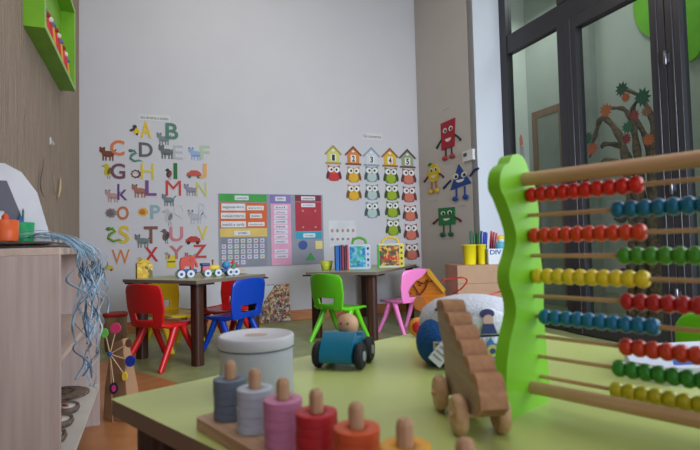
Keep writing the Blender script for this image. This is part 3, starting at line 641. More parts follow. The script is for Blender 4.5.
for i in range(4):
    a, b = inn[i]-off, inn[(i+1) % 4]-off; d = (b-a); ang = math.atan2(d.y, d.x)
    MB().box((0, -.011, ZT-.085), (d.length, .011, ZT-.024), T=TR(a.x, a.y, 0) @ RZ(ang)).build('apron', wenge, ft)
    MB().prism(rrect(-.035, -.035, .035, .035, .012), 0, ZT-.025, T=TR(a.x, a.y, 0) @ RZ(ang), axis='z').build('leg', wenge, ft)
# ------------------------------------------------------------------ abacus
ab0 = Vector((.243, .692, 0)); rd = Vector((.685, -.729, 0)).normalized(); wd = Vector((.729, .685, 0)).normalized()
ang = math.atan2(rd.y, rd.x)     # local x along rods, local y = wd (away)
ab = thing('abacus', 'wooden bead abacus with lime green scalloped end boards and ten bead rows', 'abacus', (ab0.x, ab0.y, ZT), ang)
lime = mat((128, 204, 40), .4, amt=.02)
abw = mat((206, 168, 130), .5, 'woodx', rgb2=(186, 146, 108), scale=2)
LEN = .30
prof = [(-.058, 0), (-.060, .05), (-.052, .09), (-.040, .115), (-.032, .135), (-.034, .155), (-.044, .175), (-.042, .195), (-.030, .215), (-.024, .235), (-.030, .255), (-.047, .285), (-.058, .300), (-.056, .318), (-.046, .330), (-.036, .334), (-.026, .346), (-.006, .349), (.006, .342), (.012, .333)]
half = bez([(x, 0, z) for x, z in prof], 3); pl_ = [(p.x, p.z) for p in half]
right = [(.020, .322), (.032, .30), (.037, .265), (.033, .235), (.038, .205), (.043, .165), (.039, .125), (.043, .085), (.047, .04), (.047, 0)]
hr = bez([(x, 0, z) for x, z in right], 3); pl_ += [(p.x, p.z) for p in hr]
pl_ = [(x*1.1, z) for x, z in pl_]
for x0 in (-.018, LEN):
    MB().prism(pl_, x0, x0+.018, axis='x').build('end_board', lime, ab, bevel=.003)
for z, r in ((.315, .0095), (.030, .0085)):
    MB().tube([(-.004, 0, z), (LEN+.004, 0, z)], r, 14).build('rail', abw, ab)
BC = [((214, 34, 26), 0), ((14, 108, 146), 1), ((216, 62, 26), 0), ((70, 146, 40), 1), ((232, 206, 40), 0), ((182, 26, 34), 1), ((16, 110, 156), 0), ((206, 60, 36), 1), ((50, 136, 44), 1), ((196, 184, 34), 1)]
BP = .0146
bead_mesh = {}
for i, (c, side) in enumerate(BC):
    z = .2935-i*.0282
    yo = .008+.002*i
    MB().tube([(-.006, yo, z), (LEN+.006, yo, z)], .0028, 8).build('rod', abw, ab)
    m = mat(c, .28, spec=.5, amt=.0)
    if c not in bead_mesh:
        o = MB().lathe([(.003, -.0073), (.008, -.0068), (.0104, -.0032), (.0109, 0), (.0104, .0032), (.008, .0068), (.003, .0073)], 18, T=RY(PI/2)).build('bead', m, ab)
        bead_mesh[c] = o.data; bpy.data.objects.remove(o)
    st = {0: .007, 2: .007, 4: .007, 6: .014}[i] if side == 0 else LEN-.010-9*BP-(0 if i != 5 else 0)
    if side == 1: st = {1: .117, 3: .1205, 5: .120, 7: .115, 8: .1055, 9: .1005}[i]
    for k in range(10):
        o = bpy.data.objects.new('bead', bead_mesh[c]); COL.objects.link(o); o.parent = ab; o.location = (st+k*BP, yo, z)
# ------------------------------------------------------------------ ring stacker
sd_ = Vector((.0396, -.0452, 0)); s0 = Vector((-.157, .645, 0)); sang = math.atan2(sd_.y, sd_.x); sp = sd_.length
stk = thing('peg_board', 'long wooden peg board holding seven columns of coloured rings', 'toy', (s0.x, s0.y, ZT), sang)
wd1 = mat((196, 160, 132), .5, 'woodx', rgb2=(172, 136, 108), scale=3)
MB().prism(rrect(-.034, -.033, 6*sp+.034, .033, .006), 0, .015, axis='z').build('board', wd1, stk, bevel=.002)
RC = [((104, 116, 136), 'slate blue'), ((178, 186, 202), 'pale blue-grey'), ((196, 126, 164), 'lilac pink'), ((182, 40, 50), 'red'), ((206, 88, 50), 'orange'), ((226, 164, 60), 'yellow'), ((226, 140, 40), 'amber')]
pn = ['leftmost', 'second', 'third', 'fourth', 'fifth', 'sixth', 'last']
hn = ['bottom', 'second from bottom', 'middle', 'second from top', 'top']
pegw = mat((190, 150, 118), .5, 'woodz', rgb2=(166, 128, 98), scale=3)
for i, (c, cn) in enumerate(RC):
    MB().lathe([(.0072, .0), (.0072, .070), (.006, .074), (.0035, .076)], 18, (i*sp, 0, .010)).build('peg', pegw, stk)
    m = mat(c, .45, 'plain', amt=.03); x = s0+sd_*i; me = None
    rm = None
    for k in range(5):
        if rm is None:
            rm = MB().lathe([(.0078, 0), (.0206, 0), (.0212, .0005), (.0212, .0009), (.0212, .0088), (.0212, .0092), (.0206, .0097), (.0078, .0097), (.0078, 0)], 32).build('stacking_ring', m)
            o = rm
        else: o = rm.copy(); COL.objects.link(o)
        o.location = (x.x+random.uniform(-.0006, .0006), x.y+random.uniform(-.0006, .0006), ZT+.0151+k*.0098)
        tag(o, '%s wooden ring, %s of five on the %s peg' % (cn, hn[k], pn[i]), 'toy ring', 'rings on the peg board')
# ------------------------------------------------------------------ white tin
c = G(256, 393, ZT); tin = thing('round_tin', 'white round tin with a lid standing behind the slate blue rings', 'tin', (c.x, c.y+.01, ZT))
tw = mat((200, 202, 212), .4, amt=.05)
MB().lathe([(.056, 0), (.058, .002), (.058, .078)], 48).build('tin_body', mat((192, 196, 212), .45, amt=.05, scale=4), tin)
MB().lathe([(.0595, .072), (.0600, .073), (.0600, .088), (.0585, .0905), (.0560, .091), (.054, .0895), (0.001, .0895)], 48).build('lid', tw, tin)
MB().lathe([(.0602, .0710), (.0606, .0716), (.0606, .0728), (.0602, .0732)], 48).build('rim', mat((90, 96, 110), .4), tin)
MB().prism(ell(0, 0, .018, .012, 20), .0895, .0900, axis='z').build('emblem', mat((188, 160, 150), .6), tin)
# ------------------------------------------------------------------ toy car
cp_ = G(345, 369, ZT); fx, fy = -.30, -.95; l = math.hypot(fx, fy)
tc_ = thing('toy_car', 'blue wooden toy car with black wheels and a round-headed driver', 'toy car', (cp_.x-.003, cp_.y+.03, ZT), math.atan2(fy, fx)-PI/2+PI)
# local -y is forward (towards viewer), x to the right
tcm = mat((20, 116, 150), .35, amt=.01)
side = [(-.045, .012), (-.05, .018), (-.049, .034), (-.036, .052), (-.022, .066), (-.012, .067), (-.010, .052), (.026, .052), (.030, .06), (.048, .058), (.052, .03), (.05, .012)]
MB().prism(side, -.031, .031, axis='x').build('body', tcm, tc_, bevel=.006, seg=3)
rub = mat((30, 32, 38), .6); hubm = mat((150, 158, 164), .4)
for sx in (-1, 1):
    for y in (-.024, .036):
        w = MB().cyl(.0245, -.007, .007, n=28, T=TR(sx*.041, y, .0246) @ RY(PI/2)).build('wheel', rub, tc_)
        MB().cyl(.009, -.0015, .0015, n=18, T=TR(sx*.0485, y, .0246) @ RY(PI/2)).build('hub', hubm, w)
dv = MB().ball(.0215, (.005, .016, .075), 24).build('driver', mat((206, 164, 130), .5), tc_); dv['label'] = 'round wooden driver head'
mb = MB()
for q in (-.007, .007): mb.ball(.002, (q+.005, -.0045, .080), 8)
mb.build('eyes', mat((50, 40, 40), .5), dv)
MB().cyl(.012, .050, .060, c=(0, .008, 0)).build('seat_hole', mat((20, 90, 120), .5), tc_)
# ------------------------------------------------------------------ wooden dinosaur on wheels
dn = thing('pull_along_dinosaur', 'wooden dinosaur with a scalloped back on four round wooden wheels', 'toy', (.147, .655, ZT), math.radians(4))
# local y away along the body, x right
dside = mat((176, 156, 134), .55, 'woody', rgb2=(160, 138, 116), scale=1.5); dback = mat((182, 134, 98), .5, 'woody', rgb2=(160, 114, 82), scale=1.5)
tb = [(-.098, .056)]
for i in range(49):
    t = i/48; q = abs(math.sin(PI*6*t))**.7
    tb.append((-.094+.166*t-.42*q*.009, .062+.082*t+.9*q*.009))
tb += [(.080, .146), (.090, .140)]
bot = [(.094, .118), (.080, .100), (.066, .085), (.060, .05), (.055, .026), (-.05, .026), (-.085, .034), (-.1, .046)]
poly_ = tb+bot
MB().prism(poly_, -.014, .014, axis='x').build('body', dside, dn)
mb = MB()
T_ = None
vs = []; fs = []
for k, (y, z) in enumerate(tb):
    vs += [(-.0155, y, z-.010), (-.0155, y, z+.0015), (.0155, y, z+.0015), (.0155, y, z-.010)]
for k in range(len(tb)-1):
    a = 4*k; fs += [(a+1, a+2, a+6, a+5), (a, a+1, a+5, a+4), (a+2, a+3, a+7, a+6)]
fs += [(0, 3, 2, 1), tuple(4*(len(tb)-1)+i for i in (0, 1, 2, 3))]
MB().add(vs, fs).build('scalloped_back', dback, dn)
MB().prism([(-.1, .046), (-.098, .060), (-.085, .034)], -.0156, .0156, axis='x').build('snout', dback, dn)
whm = mat((206, 170, 134), .5, 'woody', rgb2=(186, 148, 112), scale=2)
for sx in (-1, 1):
    for y in (-.045, .045): MB().cyl(.0235, -.007, .007, n=28, T=TR(sx*.0255, y, .0237) @ RY(PI/2)).build('wheel', whm, dn)
for y in (-.045, .045): MB().cyl(.004, -.037, .037, n=12, T=TR(0, y, .0237) @ RY(PI/2)).build('axle', whm, dn)
# ------------------------------------------------------------------ cloth police cap
hc = Vector((.232, .985, 0))
hat = thing('cloth_cap', 'blue and white cloth cap with a star badge behind the wooden dinosaur', 'cap', (hc.x, hc.y, ZT), 0.0)
blc = mat((22, 82, 150), .8, 'cloth', amt=.03); whc = mat((206, 212, 228), .8, 'cloth', amt=.02); nvy = mat((26, 40, 78), .8, 'cloth')
MB().lathe([(.085, 0), (.094, .008), (.099, .03), (.100, .05), (.098, .062)], 40, sy=.82).build('band', blc, hat)
MB().lathe([(.098, .062), (.101, .07), (.100, .085), (.092, .103), (.070, .118), (.035, .126), (.001, .128)], 40, sy=.82).build('crown', whc, hat)
MB().lathe([(.0985, .060), (.1015, .063), (.1015, .067), (.0985, .070)], 40, sy=.82).build('piping', nvy, hat)
# front panel curved on the camera side
def onhat(u, z, push=0.0):
    zz = [(0, .085), (.008, .094), (.03, .099), (.05, .100), (.062, .099), (.085, .100), (.103, .092), (.118, .070)]
    r = .1
    for (a0, r0), (a1, r1) in zip(zz, zz[1:]):
        if a0 <= z <= a1: r = r0+(r1-r0)*(z-a0)/(a1-a0)
    r += push; return (r*math.sin(u), -r*math.cos(u)*.82-push*.3, z)
def hatpatch(name, m, u0, u1, zf0, zf1, push, par=hat, n=12):
    vs = []; fs = []
    for i in range(n+1):
        u = u0+(u1-u0)*i/n; a, b = zf0(i/n), zf1(i/n)
        for j in range(5): z = a+(b-a)*j/4; vs.append(onhat(u, z, push))
    for i in range(n):
        for j in range(4): fs.append((i*5+j, (i+1)*5+j, (i+1)*5+j+1, i*5+j+1))
    o = MB().add(vs, fs, 0, True).build(name, m, par); sdm = o.modifiers.new('s', 'SOLIDIFY'); sdm.thickness = .0015; sdm.offset = 0; return o
whp = mat((216, 222, 236), .7, 'cloth', amt=.01)
pn1 = hatpatch('front_panel', whp, -.35, .62, lambda t: .012, lambda t: .060, .003)
pn2 = hatpatch('front_panel', whp, -.32, .60, lambda t: .064, lambda t: .064+.046*math.sqrt(max(0, 1-(2*t-1)**2)), .0035)
hatpatch('crown_patch', nvy, -1.0, -.35, lambda t: .104, lambda t: .117, .002)
def badge(par, u, z, s, pts_, m, push=.0055, d=.0012):
    c0 = Vector(onhat(u, z, push)); T = TR(*c0) @ RZ(u)
    return MB().prism([(x*s, y*s) for x, y in pts_], -d, 0, T=T).build('badge', m, par)
star = [(math.sin(PI*i/6)*(1 if i % 2 == 0 else .58), math.cos(PI*i/6)*(1 if i % 2 == 0 else .58)) for i in range(12)]
badge(pn1, .13, .036, .024, star, mat((60, 130, 200), .6)); badge(pn1, .15, .036, .011, ell(0, 0, 1, 1, 16), mat((206, 196, 120), .6), .0068); badge(pn1, .15, .036, .005, ell(0, 0, 1, 1, 12), mat((40, 80, 130), .6), .008)
badge(pn2, .10, .101, .014, ell(0, 0, 1, .62, 16), mat((70, 70, 130), .6), .005); badge(pn2, .10, .090, .010, ell(0, 0, 1, 1, 16), mat((224, 190, 180), .6), .006)
badge(pn2, .10, .075, .015, [(-1, -.6), (1, -.6), (.6, .6), (-.6, .6)], mat((56, 70, 130), .6), .006)
# blue lobe at the left with a white care label
MB().ball(.045, (-.075, -.035, .045), 24, sc=(.85, .9, 1)).build('side_flap', blc, hat)
o = MB().box((-.009, -.002, -.007), (.009, 0, .007), T=TR(-.078, -.0755, .045) @ RZ(-.2)).build('tag', mat((214, 208, 196), .7), hat); 
vs, fs = textmesh('98', -.005, -.004, .005, .004, -.002, .0006); MB().add(vs, fs, T=TR(-.078, -.0755, .045) @ RZ(-.2)).build('text', mat((60, 60, 70), .6), hat)
vs = []
sl = MB().box((-.012, -.0015, -.058), (.014, 0, .0), T=TR(-.052, -.088, .062) @ RX(-.25) @ RY(.75)).build('care_label', mat((206, 210, 214), .6), hat)
mb = MB()
for k in range(5): mb.box((-.009, -.0022, -.012-k*.009), (.009, -.0015, -.0095-k*.009), T=TR(-.052, -.088, .062) @ RX(-.25) @ RY(.75))
mb.build('print', mat((140, 146, 154), .6), sl)
# ------------------------------------------------------------------ orange horse and red wire toy
hp = AD(432, 300, 1.27); hb = thing('toy_horse', 'flat orange wooden horse with dark red reins and yellow mane edge', 'toy', (hp.x, hp.y, ZT), -.1)
def hx(px, py): p = AD(px, py, 1.27); return (p.x-hp.x, p.z-ZT)
horse = [hx(*p) for p in ((427, 271), (422, 277), (416, 281), (411, 287), (408.5, 292), (409.5, 296), (414, 297), (419, 294), (423, 297), (425, 303), (424, 320), (420, 338), (458, 338), (452, 318), (448, 300), (443, 290), (432, 273))]
horse = [(x, max(z, .0)) for x, z in horse]
og = mat((222, 134, 40), .5, 'woodx', rgb2=(206, 116, 34), scale=2)
MB().prism(horse, -.009, .009).build('body', og, hb, bevel=.002)
mane = [hx(*p) for p in ((426, 269.5), (429.5, 269), (445, 289), (443, 292.5), (428, 275))]
MB().prism(mane, -.014, .014).build('mane', mat((236, 176, 60), .5), hb)
def hl(pts, r=.0016): return bez([(hx(*p)[0], -.0105, hx(*p)[1]) for p in pts], 6)
rm_ = mat((120, 34, 24), .5)
mb = MB(); 
for pts in (((413, 284), (417, 290), (419, 295)), ((417, 281), (424, 283), (428, 279)), ((419, 295), (424, 290), (428, 282), (432, 281))): mb.tube(hl(pts), .0018, 6)
mb.build('reins', rm_, hb)
mb = MB(); mb.ball(.0028, (hx(420, 285)[0], -.010, hx(420, 285)[1]), 10, sc=(1.4, .5, .8)); mb.ball(.0022, (hx(411, 293)[0], -.010, hx(411, 293)[1]), 10, sc=(1.4, .5, .7)); mb.build('eye', rm_, hb)
mp_ = hx(421, 303); MB().prism(ell(mp_[0]-.003, mp_[1], .016, .018, 18), -.014, -.009).build('bridle_patch', mat((196, 120, 60), .5), hb)
rk = hx(416, 312)
rw = thing('red_roller', 'small red and yellow ring toy under the orange horse head', 'toy', (hp.x+rk[0], hp.y-.03, ZT))
MB().lathe([(.008, -.006), (.022, -.006), (.024, 0), (.022, .006), (.008, .006), (.008, -.006)], 28, T=TR(0, 0, .0242) @ RX(PI/2)).build('outer_ring', mat((228, 150, 60), .4), rw)
MB().lathe([(.003, -.008), (.0145, -.008), (.0155, 0), (.0145, .008), (.003, .008)], 24, T=TR(0, 0, .0242) @ RX(PI/2)).build('inner_ring', mat((206, 40, 50), .4), rw)
wp = AD(470, 300, 1.33); wt = thing('wire_loop_toy', 'toy with looping red wires on a small board behind the cap', 'toy', (wp.x, wp.y, ZT))
def wq(px, py, y=0): p = AD(px, py, 1.33+y); return (p.x-wp.x, y, p.z-ZT)
wb = MB().box((-.09, -.05, 0), (.10, .045, .014)).build('board', wd1, wt, bevel=.003)
rwm = mat((190, 38, 38), .35)
MB().tube(bez([(-.085, -.01, .01), wq(438, 310, -.01), wq(441, 283, 0), wq(452, 279, 0), wq(463, 277.5, 0), wq(467, 281, .01), wq(462, 288, .01), wq(452, 298, .02), (-.03, .02, .01)], 8), .0022, 8).build('wire', rwm, wt)
MB().tube(bez([(-.01, -.02, .01), wq(476, 305, -.02), wq(484, 298, -.02), wq(498, 292, 0), wq(512, 291, 0), wq(520, 296, .01), wq(512, 301, .02), wq(504, 312, .02), (.085, .02, .01)], 8), .0022, 8).build('wire', rwm, wt)
# ------------------------------------------------------------------ printed sheet right of the abacus
sq = [G(*p, ZT+.028) for p in ((624, 348), (660, 343), (704, 341), (712, 368), (668, 368), (630, 361))]; o0 = sq[0]
sht = thing('flat_box', 'flat white box with blue print lying behind the abacus rods', 'box', (o0.x, o0.y, ZT))
MB().prism([(p.x-o0.x, p.y-o0.y) for p in sq], 0, .028, axis='z').build('box_body', mat((206, 212, 232), .6), sht, bevel=.003)
bq = [G(*p, ZT+.0285) for p in ((672, 358), (702, 357), (703, 364), (674, 365))]
MB().prism([(p.x-o0.x, p.y-o0.y) for p in bq], .028, .0286, axis='z').build('print', mat((40, 90, 190), .6), sht)
# ------------------------------------------------------------------ cardboard box with cups
YB = 4.3
k0 = AD(457, 265.5, YB); k1 = AD(518, 267, YB); bt = k0.z
kx = thing('cardboard_box', 'plain brown cardboard box with yellow cups on top by the pier', 'box', (k0.x, k0.y, 0), .06)
card = mat((172, 138, 112), .8, 'plain', amt=.05, scale=2)
MB().box((0, 0, 0), (k1.x-k0.x, .42, bt)).build('box_body', card, kx, bevel=.006)
MB().box((.0, -.0015, bt-.16), (.46, 0, bt-.155)).build('fold_line', mat((140, 108, 86), .8), kx)
def cup(px0, px1, py, y, label, m=None, hgt=.175):
    a = AD(px0, py, y); b = AD(px1, py, y); r = (b.x-a.x)/2
    t = thing('plastic_cup', label, 'cup', ((a.x+b.x)/2, y, bt), 0, 'yellow cups on the cardboard box')
    mm = m or mat((232, 214, 30), .35)
    MB().lathe([(.001, 0), (r*.84, 0), (r*.86, .004), (r, hgt), (r*1.06, hgt+.001), (r*1.06, hgt-.008), (r*.98, hgt-.010), (r*.95, hgt), (r*.80, .01), (.001, .01)], 28).build('cup_body', mm, t)
    return ((a.x+b.x)/2, r)
cup(462.5, 476.5, 255, 4.42, 'yellow plastic cup, leftmost on the cardboard box')
cup(477.5, 486, 255, 4.42, 'narrow yellow plastic cup between the wide cup and the white box')
PEN = [(471, (30, 92, 60)), (474.5, (20, 110, 70)), (477.5, (16, 120, 60)), (481, (26, 60, 150)), (484, (24, 50, 170)), (487, (30, 60, 190)), (490, (190, 30, 60)), (493, (214, 40, 70)), (496, (196, 60, 80)), (479, (60, 110, 60)), (485.5, (30, 70, 130)), (491.5, (220, 220, 226))]
pb = AD(482, 260, 4.56)
hol = thing('marker_holder', 'yellow tray behind the yellow cups holding coloured markers', 'holder', (pb.x, pb.y, bt))
mb = MB(); mb.box((-.10, -.05, 0), (.10, .05, .012)); mb.box((-.10, -.05, .012), (.10, -.044, .13)); mb.box((-.10, .044, .012), (.10, .05, .13)); mb.box((-.10, -.044, .012), (-.094, .044, .13)); mb.box((.094, -.044, .012), (.10, .044, .13)); mb.build('tray', mat((210, 196, 40), .4), hol)
for i, (px, c) in enumerate(PEN):
    tpx = AD(px+(px-483)*.10, 231+(i % 3), 4.56); bx_ = pb.x+(px-483)/500*4.2
    cn = ('green' if i in (0, 1, 2, 9) else 'blue' if i in (3, 4, 5, 10) else 'red' if i < 9 else 'white')
    row = (i % 3-1)*.025
    o = MB().tube([(bx_, pb.y+row, bt+.014), (tpx.x*.85+bx_*.15, pb.y+row, tpx.z-.04), (tpx.x, pb.y+row, tpx.z)], [.0095, .0095, .0085], 10).build('marker_pen', mat(c, .35))
    tag(o, '%s marker pen standing in the tray on the cardboard box' % cn, 'pen', '%s markers in the tray on the box' % cn)
wa = AD(487.5, 268, 4.38); wb_ = AD(513, 268, 4.38)
wbx = thing('lettered_box', 'small white box with blue lettering on the cardboard box', 'box', (wa.x, 4.34, bt))
ww = wb_.x-wa.x; MB().box((0, 0, 0), (ww, .13, .135)).build('box_body', mat((212, 216, 222), .6), wbx, bevel=.003)
vs, fs = textmesh('DIV', .015, .085, .115, .125, 0, .001, bold=.03); MB().add(vs, fs).build('text', mat((30, 80, 150), .6), wbx)
mb = MB().box((.125, -.001, .085), (.19, 0, .12)); mb.build('print', mat((60, 130, 180), .6), wbx)
fg = AD(501, 250, 4.42); to = thing('small_figure', 'little blue toy with yellow cap on the white lettered box', 'toy', (fg.x, 4.41, bt+.1352))
MB().lathe([(.045, 0), (.055, .02), (.05, .05), (.03, .06)], 20).build('figure_body', mat((90, 170, 200), .5), to); MB().ball(.032, (0, 0, .075), 16).build('figure_head', mat((214, 220, 226), .5), to)
MB().lathe([(.036, .084), (.034, .10), (.02, .116), (.002, .12)], 18).build('figure_cap', mat((232, 200, 70), .5), to)
# ------------------------------------------------------------------ toy train on table 1
TZ = .585
def onT(px, Y=None, py=None):
    p = G(px, py, TZ) if py else AD(px, 270, Y); return Vector((p.x, p.y, TZ))
ta = AD(178.5, 274, 3.72); tb_ = AD(239, 274, 3.95)
tdir = (tb_-ta).xy.normalized(); tang = math.atan2(tdir.y, tdir.x)
train = thing('toy_train', 'wooden toy train of engine and two blue wagons on the left table', 'toy train', (ta.x, ta.y, TZ), tang)
k = (tb_-ta).xy.length/58.0      # metres per px along
navy = mat((16, 62, 140), .4); whw = mat((214, 220, 230), .4)
def wheels(par, xs, r=.029, hy=.045):
    for x in xs:
        for s_ in (-1, 1):
            w = MB().cyl(r, -.006, .006, n=24, T=TR(x, s_*hy, r) @ RX(PI/2)).build('wheel', whw, par)
            MB().cyl(r*.38, -.002, .002, n=14, T=TR(x, s_*(hy+.006), r) @ RX(PI/2)).build('hub', navy, w)
def xk(px): return (px-178)*k
w1_ = MB().box((xk(178), -.036, .028), (xk(194), .036, .062)).build('wagon', navy, train, bevel=.004)
wheels(train, (xk(179.5), xk(188)))
MB().box((xk(194), -.006, .03), (xk(201), .006, .04)).build('coupling', mat((150, 100, 70), .5), train)
loco = MB().box((xk(199), -.034, .026), (xk(217), .034, .045)).build('locomotive', mat((70, 140, 90), .4), train, bevel=.003)
MB().box((xk(199.5), -.032, .045), (xk(206), .032, .082)).build('cab', mat((206, 110, 130), .5), loco, bevel=.003)
MB().box((xk(198.5), -.036, .082), (xk(206.5), .036, .104)).build('roof', mat((22, 66, 140), .4), loco, bevel=.006)
MB().cyl(.024, 0, xk(216)-xk(206.5), n=24, T=TR(xk(206.5), 0, .066) @ RY(PI/2)).build('boiler', mat((222, 196, 84), .4), loco)
MB().lathe([(.006, .08), (.006, .118), (.009, .120), (.009, .128)], 12, (xk(210), 0, 0)).build('chimney', mat((150, 90, 60), .5), loco)
wheels(train, (xk(204), xk(214)), .028)
MB().box((xk(216.5), -.006, .03), (xk(220), .006, .04)).build('coupling', mat((190, 150, 80), .5), train)
MB().box((xk(218), -.036, .028), (xk(234), .036, .055)).build('wagon', navy, train, bevel=.004)
wheels(train, (xk(226), xk(231.5)))
MB().box((xk(234), -.03, .028), (xk(241), .03, .036)).build('buffer', mat((190, 160, 120), .5), train)
def tw_(px, y, z): v = Vector((ta.x, ta.y)) + tdir*xk(px)+Vector((-tdir.y, tdir.x))*y; return (v.x, v.y, TZ+z)
# elephant block
el = thing('elephant_figure', 'red wooden elephant standing on the first blue train wagon', 'toy', tw_(186, 0, .0622), tang)
s_ = k
s_ = k*.88
body = [(-8, 0), (-8, 9), (-6.5, 13), (-2, 14.5), (2, 14), (5, 15.5), (8, 14), (9, 10), (11, 6), (11.5, 2), (10, 2), (9, 5), (7.5, 7), (6.5, 0), (3.5, 0), (3, 3.5), (-3, 3.5), (-4, 0)]
MB().prism([(x*s_*.95, z*s_*.95) for x, z in body], -.02, .02).build('figure_body', mat((206, 60, 36), .45), el, bevel=.003)
MB().prism(ell(4.5*s_, 10*s_, 2*s_, 3*s_, 16), -.024, .024).build('ear', mat((190, 52, 34), .45), el)
bl = thing('ball', 'light blue ball riding on the last train wagon', 'ball', tw_(223, 0, .0552), tang); MB().ball(.03, (0, 0, .030), 20).build('ball_body', mat((70, 150, 200), .4), bl)
wf = thing('parrot_figure', 'red and green bird figure on the end of the last train wagon', 'toy', tw_(231, 0, .0552), tang)
MB().prism([(-.02, 0), (.012, 0), (.018, .02), (.004, .045), (-.012, .03)], -.014, .014).build('figure_body', mat((40, 140, 90), .45), wf, bevel=.003)
MB().tube([(-.012, 0, .03), (-.004, 0, .055), (.0, 0, .06)], [.010, .012, .006], 10).build('figure_head', mat((206, 60, 60), .45), wf)
MB().tube([(.0, 0, .04), (.022, 0, .03), (.03, 0, .01)], [.008, .008, .006], 8).build('tail', mat((214, 60, 60), .45), wf)
# yellow boxes on table 1
yb = AD(144, 274, 3.86); o = thing('picture_cube', 'yellow paper cube box with pictures at the left end of the train table', 'box', (yb.x, yb.y, TZ), .5)
MB().box((-.055, -.055, 0), (.055, .055, .115)).build('box_body', multi([(226, 196, 60), (200, 150, 50), (232, 214, 110), (120, 110, 60), (214, 170, 60)], 45), o, bevel=.003)
MB().prism([(-.05, .115), (.05, .115), (.012, .145), (-.012, .145)], -.04, .04).build('flap', mat((226, 190, 60), .6), o)
o, x, z = wallthing(BW, 'picture_card', 'small yellow picture card on the back wall between letters X and Y', 'card', 171.5, 268)
w, h = sz(BW, 171.5, 262, 9.5, 12)
MB().box((-w/2, -.004, 0), (w/2, 0, h)).build('card', mat((226, 206, 50), .6), o); MB().box((-w*.42, -.006, h*.45), (w*.42, -.004, h*.58)).build('band', mat((120, 104, 60), .6), o)
# ------------------------------------------------------------------ things on table 2
def t2(px, py): p = G(px, py, TZ); return p
TZ = .573
def at2(px, Y): p = AD(px, 268, Y); return (p.x, p.y, TZ)
o = thing('bowl', 'small yellow-green bowl left of the books', 'bowl', at2(326.5, 4.66), 0)
MB().lathe([(.001, 0), (.04, 0), (.044, .003), (.062, .085), (.058, .085), (.041, .010), (.001, .007)], 28).build('bowl_body', mat((196, 202, 60), .4), o)
BK = [((24, 100, 180), 'bright blue', .225), ((30, 60, 120), 'navy blue', .225), ((150, 40, 60), 'dark red', .23), ((70, 40, 70), 'dark plum', .22), ((196, 66, 60), 'red', .228)]
x = 334.0
for i, (c, cn, hh) in enumerate(BK):
    b3 = at2(x+1.4 + (1.5 if i == 0 else 0), 4.58+.01*i)
    bk = thing('book', '%s book standing upright beside the blue electronic book' % cn, 'book', b3, .12, 'upright books on the right table')
    t_ = .030 if i == 0 else .018
    MB().box((-t_/2, -.07, 0), (t_/2, .07, hh)).build('cover', mat(c, .45), bk, bevel=.002)
    MB().box((-t_/2+.003, .069, .004), (t_/2-.003, .0712, hh-.004)).build('pages', mat((220, 214, 200), .8), bk)
    x += 4.6 if i == 0 else 2.4
def ebook(label, px0, px1, Y, rz, cover, hand, page, side, sidelab, hgt=.232):
    a = AD(px0, 268, Y); b = AD(px1, 268, Y); W = b.x-a.x
    t = thing('activity_book', label, 'toy', ((a.x+b.x)/2, Y, TZ), rz)
    MB().prism(rrect(-W/2, 0, W/2, hgt, .018), -.022, .022).build('cover', mat(cover, .45), t, bevel=.004)
    MB().prism(rrect(-W/2+.018, .018, W/2-.045, hgt-.018, .006), -.025, -.022).build('page', page, t)
    mb = MB()
    for kk in range(4): mb.prism(ell(W/2-.022, .035+kk*.052, .011, .013, 14), -.026, -.022, kk % 2)
    mb.build('button', [mat(side, .4), mat((60, 60, 70), .4)], t)
    mb = MB(); pth = [(-W*.30, 0, hgt-.005), (-W*.27, 0, hgt+.035), (-W*.1, 0, hgt+.058), (W*.1, 0, hgt+.058), (W*.27, 0, hgt+.035), (W*.30, 0, hgt-.005)]
    mb.tube(bez(pth, 5), .012, 8); mb.build('handle', mat(hand, .4), t)
    return t, W
pgb = multi([(60, 150, 190), (80, 180, 200), (70, 160, 110), (40, 120, 180), (120, 190, 200)], 40)
pgr = multi([(120, 90, 50), (180, 60, 50), (206, 170, 70), (70, 90, 60), (90, 60, 50), (214, 150, 60)], 45)
eb, W = ebook('white electronic book with blue page and green carry handle', 348.5, 371, 4.70, -.12, (200, 210, 226), (90, 170, 60), pgb, (120, 150, 200), '')
eb, W = ebook('electronic book with yellow carry handle and dark picture page', 378, 404, 4.90, -.05, (206, 212, 190), (232, 200, 50), pgr, (60, 130, 90), '')
MB().box((-W/2-.006, -.024, .004), (-W/2+.016, .024, .225)).build('spine', mat((80, 170, 60), .4), eb, bevel=.003)
MB().box((W/2-.042, -.024, .004), (W/2+.004, .0235, .225)).build('side_strip', mat((226, 206, 70), .4), eb, bevel=.003)
vs, fs = textmesh('ABC', -W*.28, .07, W*.12, .12, -.025, .001, bold=.03); MB().add(vs, fs).build('text', mat((200, 50, 50), .5), eb)
# ------------------------------------------------------------------ framed picture leaning on the back wall
a0 = BW.hit(236, 322); a1 = BW.hit(289, 322); zt_ = BW.hit(262, 285)[1]
fr_ = thing('picture_board', 'brown collage picture board with a white sheet leaning on the wall behind the blue chair', 'picture', tuple(BW.w((a0[0]+a1[0])/2, 0, -.06)), BW.th)
W = a1[0]-a0[0]; hz_ = zt_-.0; Tl = RX(-.09)
MB().box((-W/2, -.012, 0), (W/2, .0, hz_), T=TR(0, 0, .002) @ Tl).build('board', multi([(150, 118, 88), (190, 160, 120), (96, 76, 60), (206, 196, 176), (120, 120, 150), (170, 90, 50), (200, 170, 130), (70, 60, 54)], 55), fr_)
MB().prism([(-W*.46, hz_*.35), (-W*.05, hz_*.45), (W*.22, hz_*.98), (-W*.46, hz_*.98)], -.015, -.012, T=TR(0, 0, .002) @ Tl).build('sheet', mat((206, 212, 224), .6), fr_)
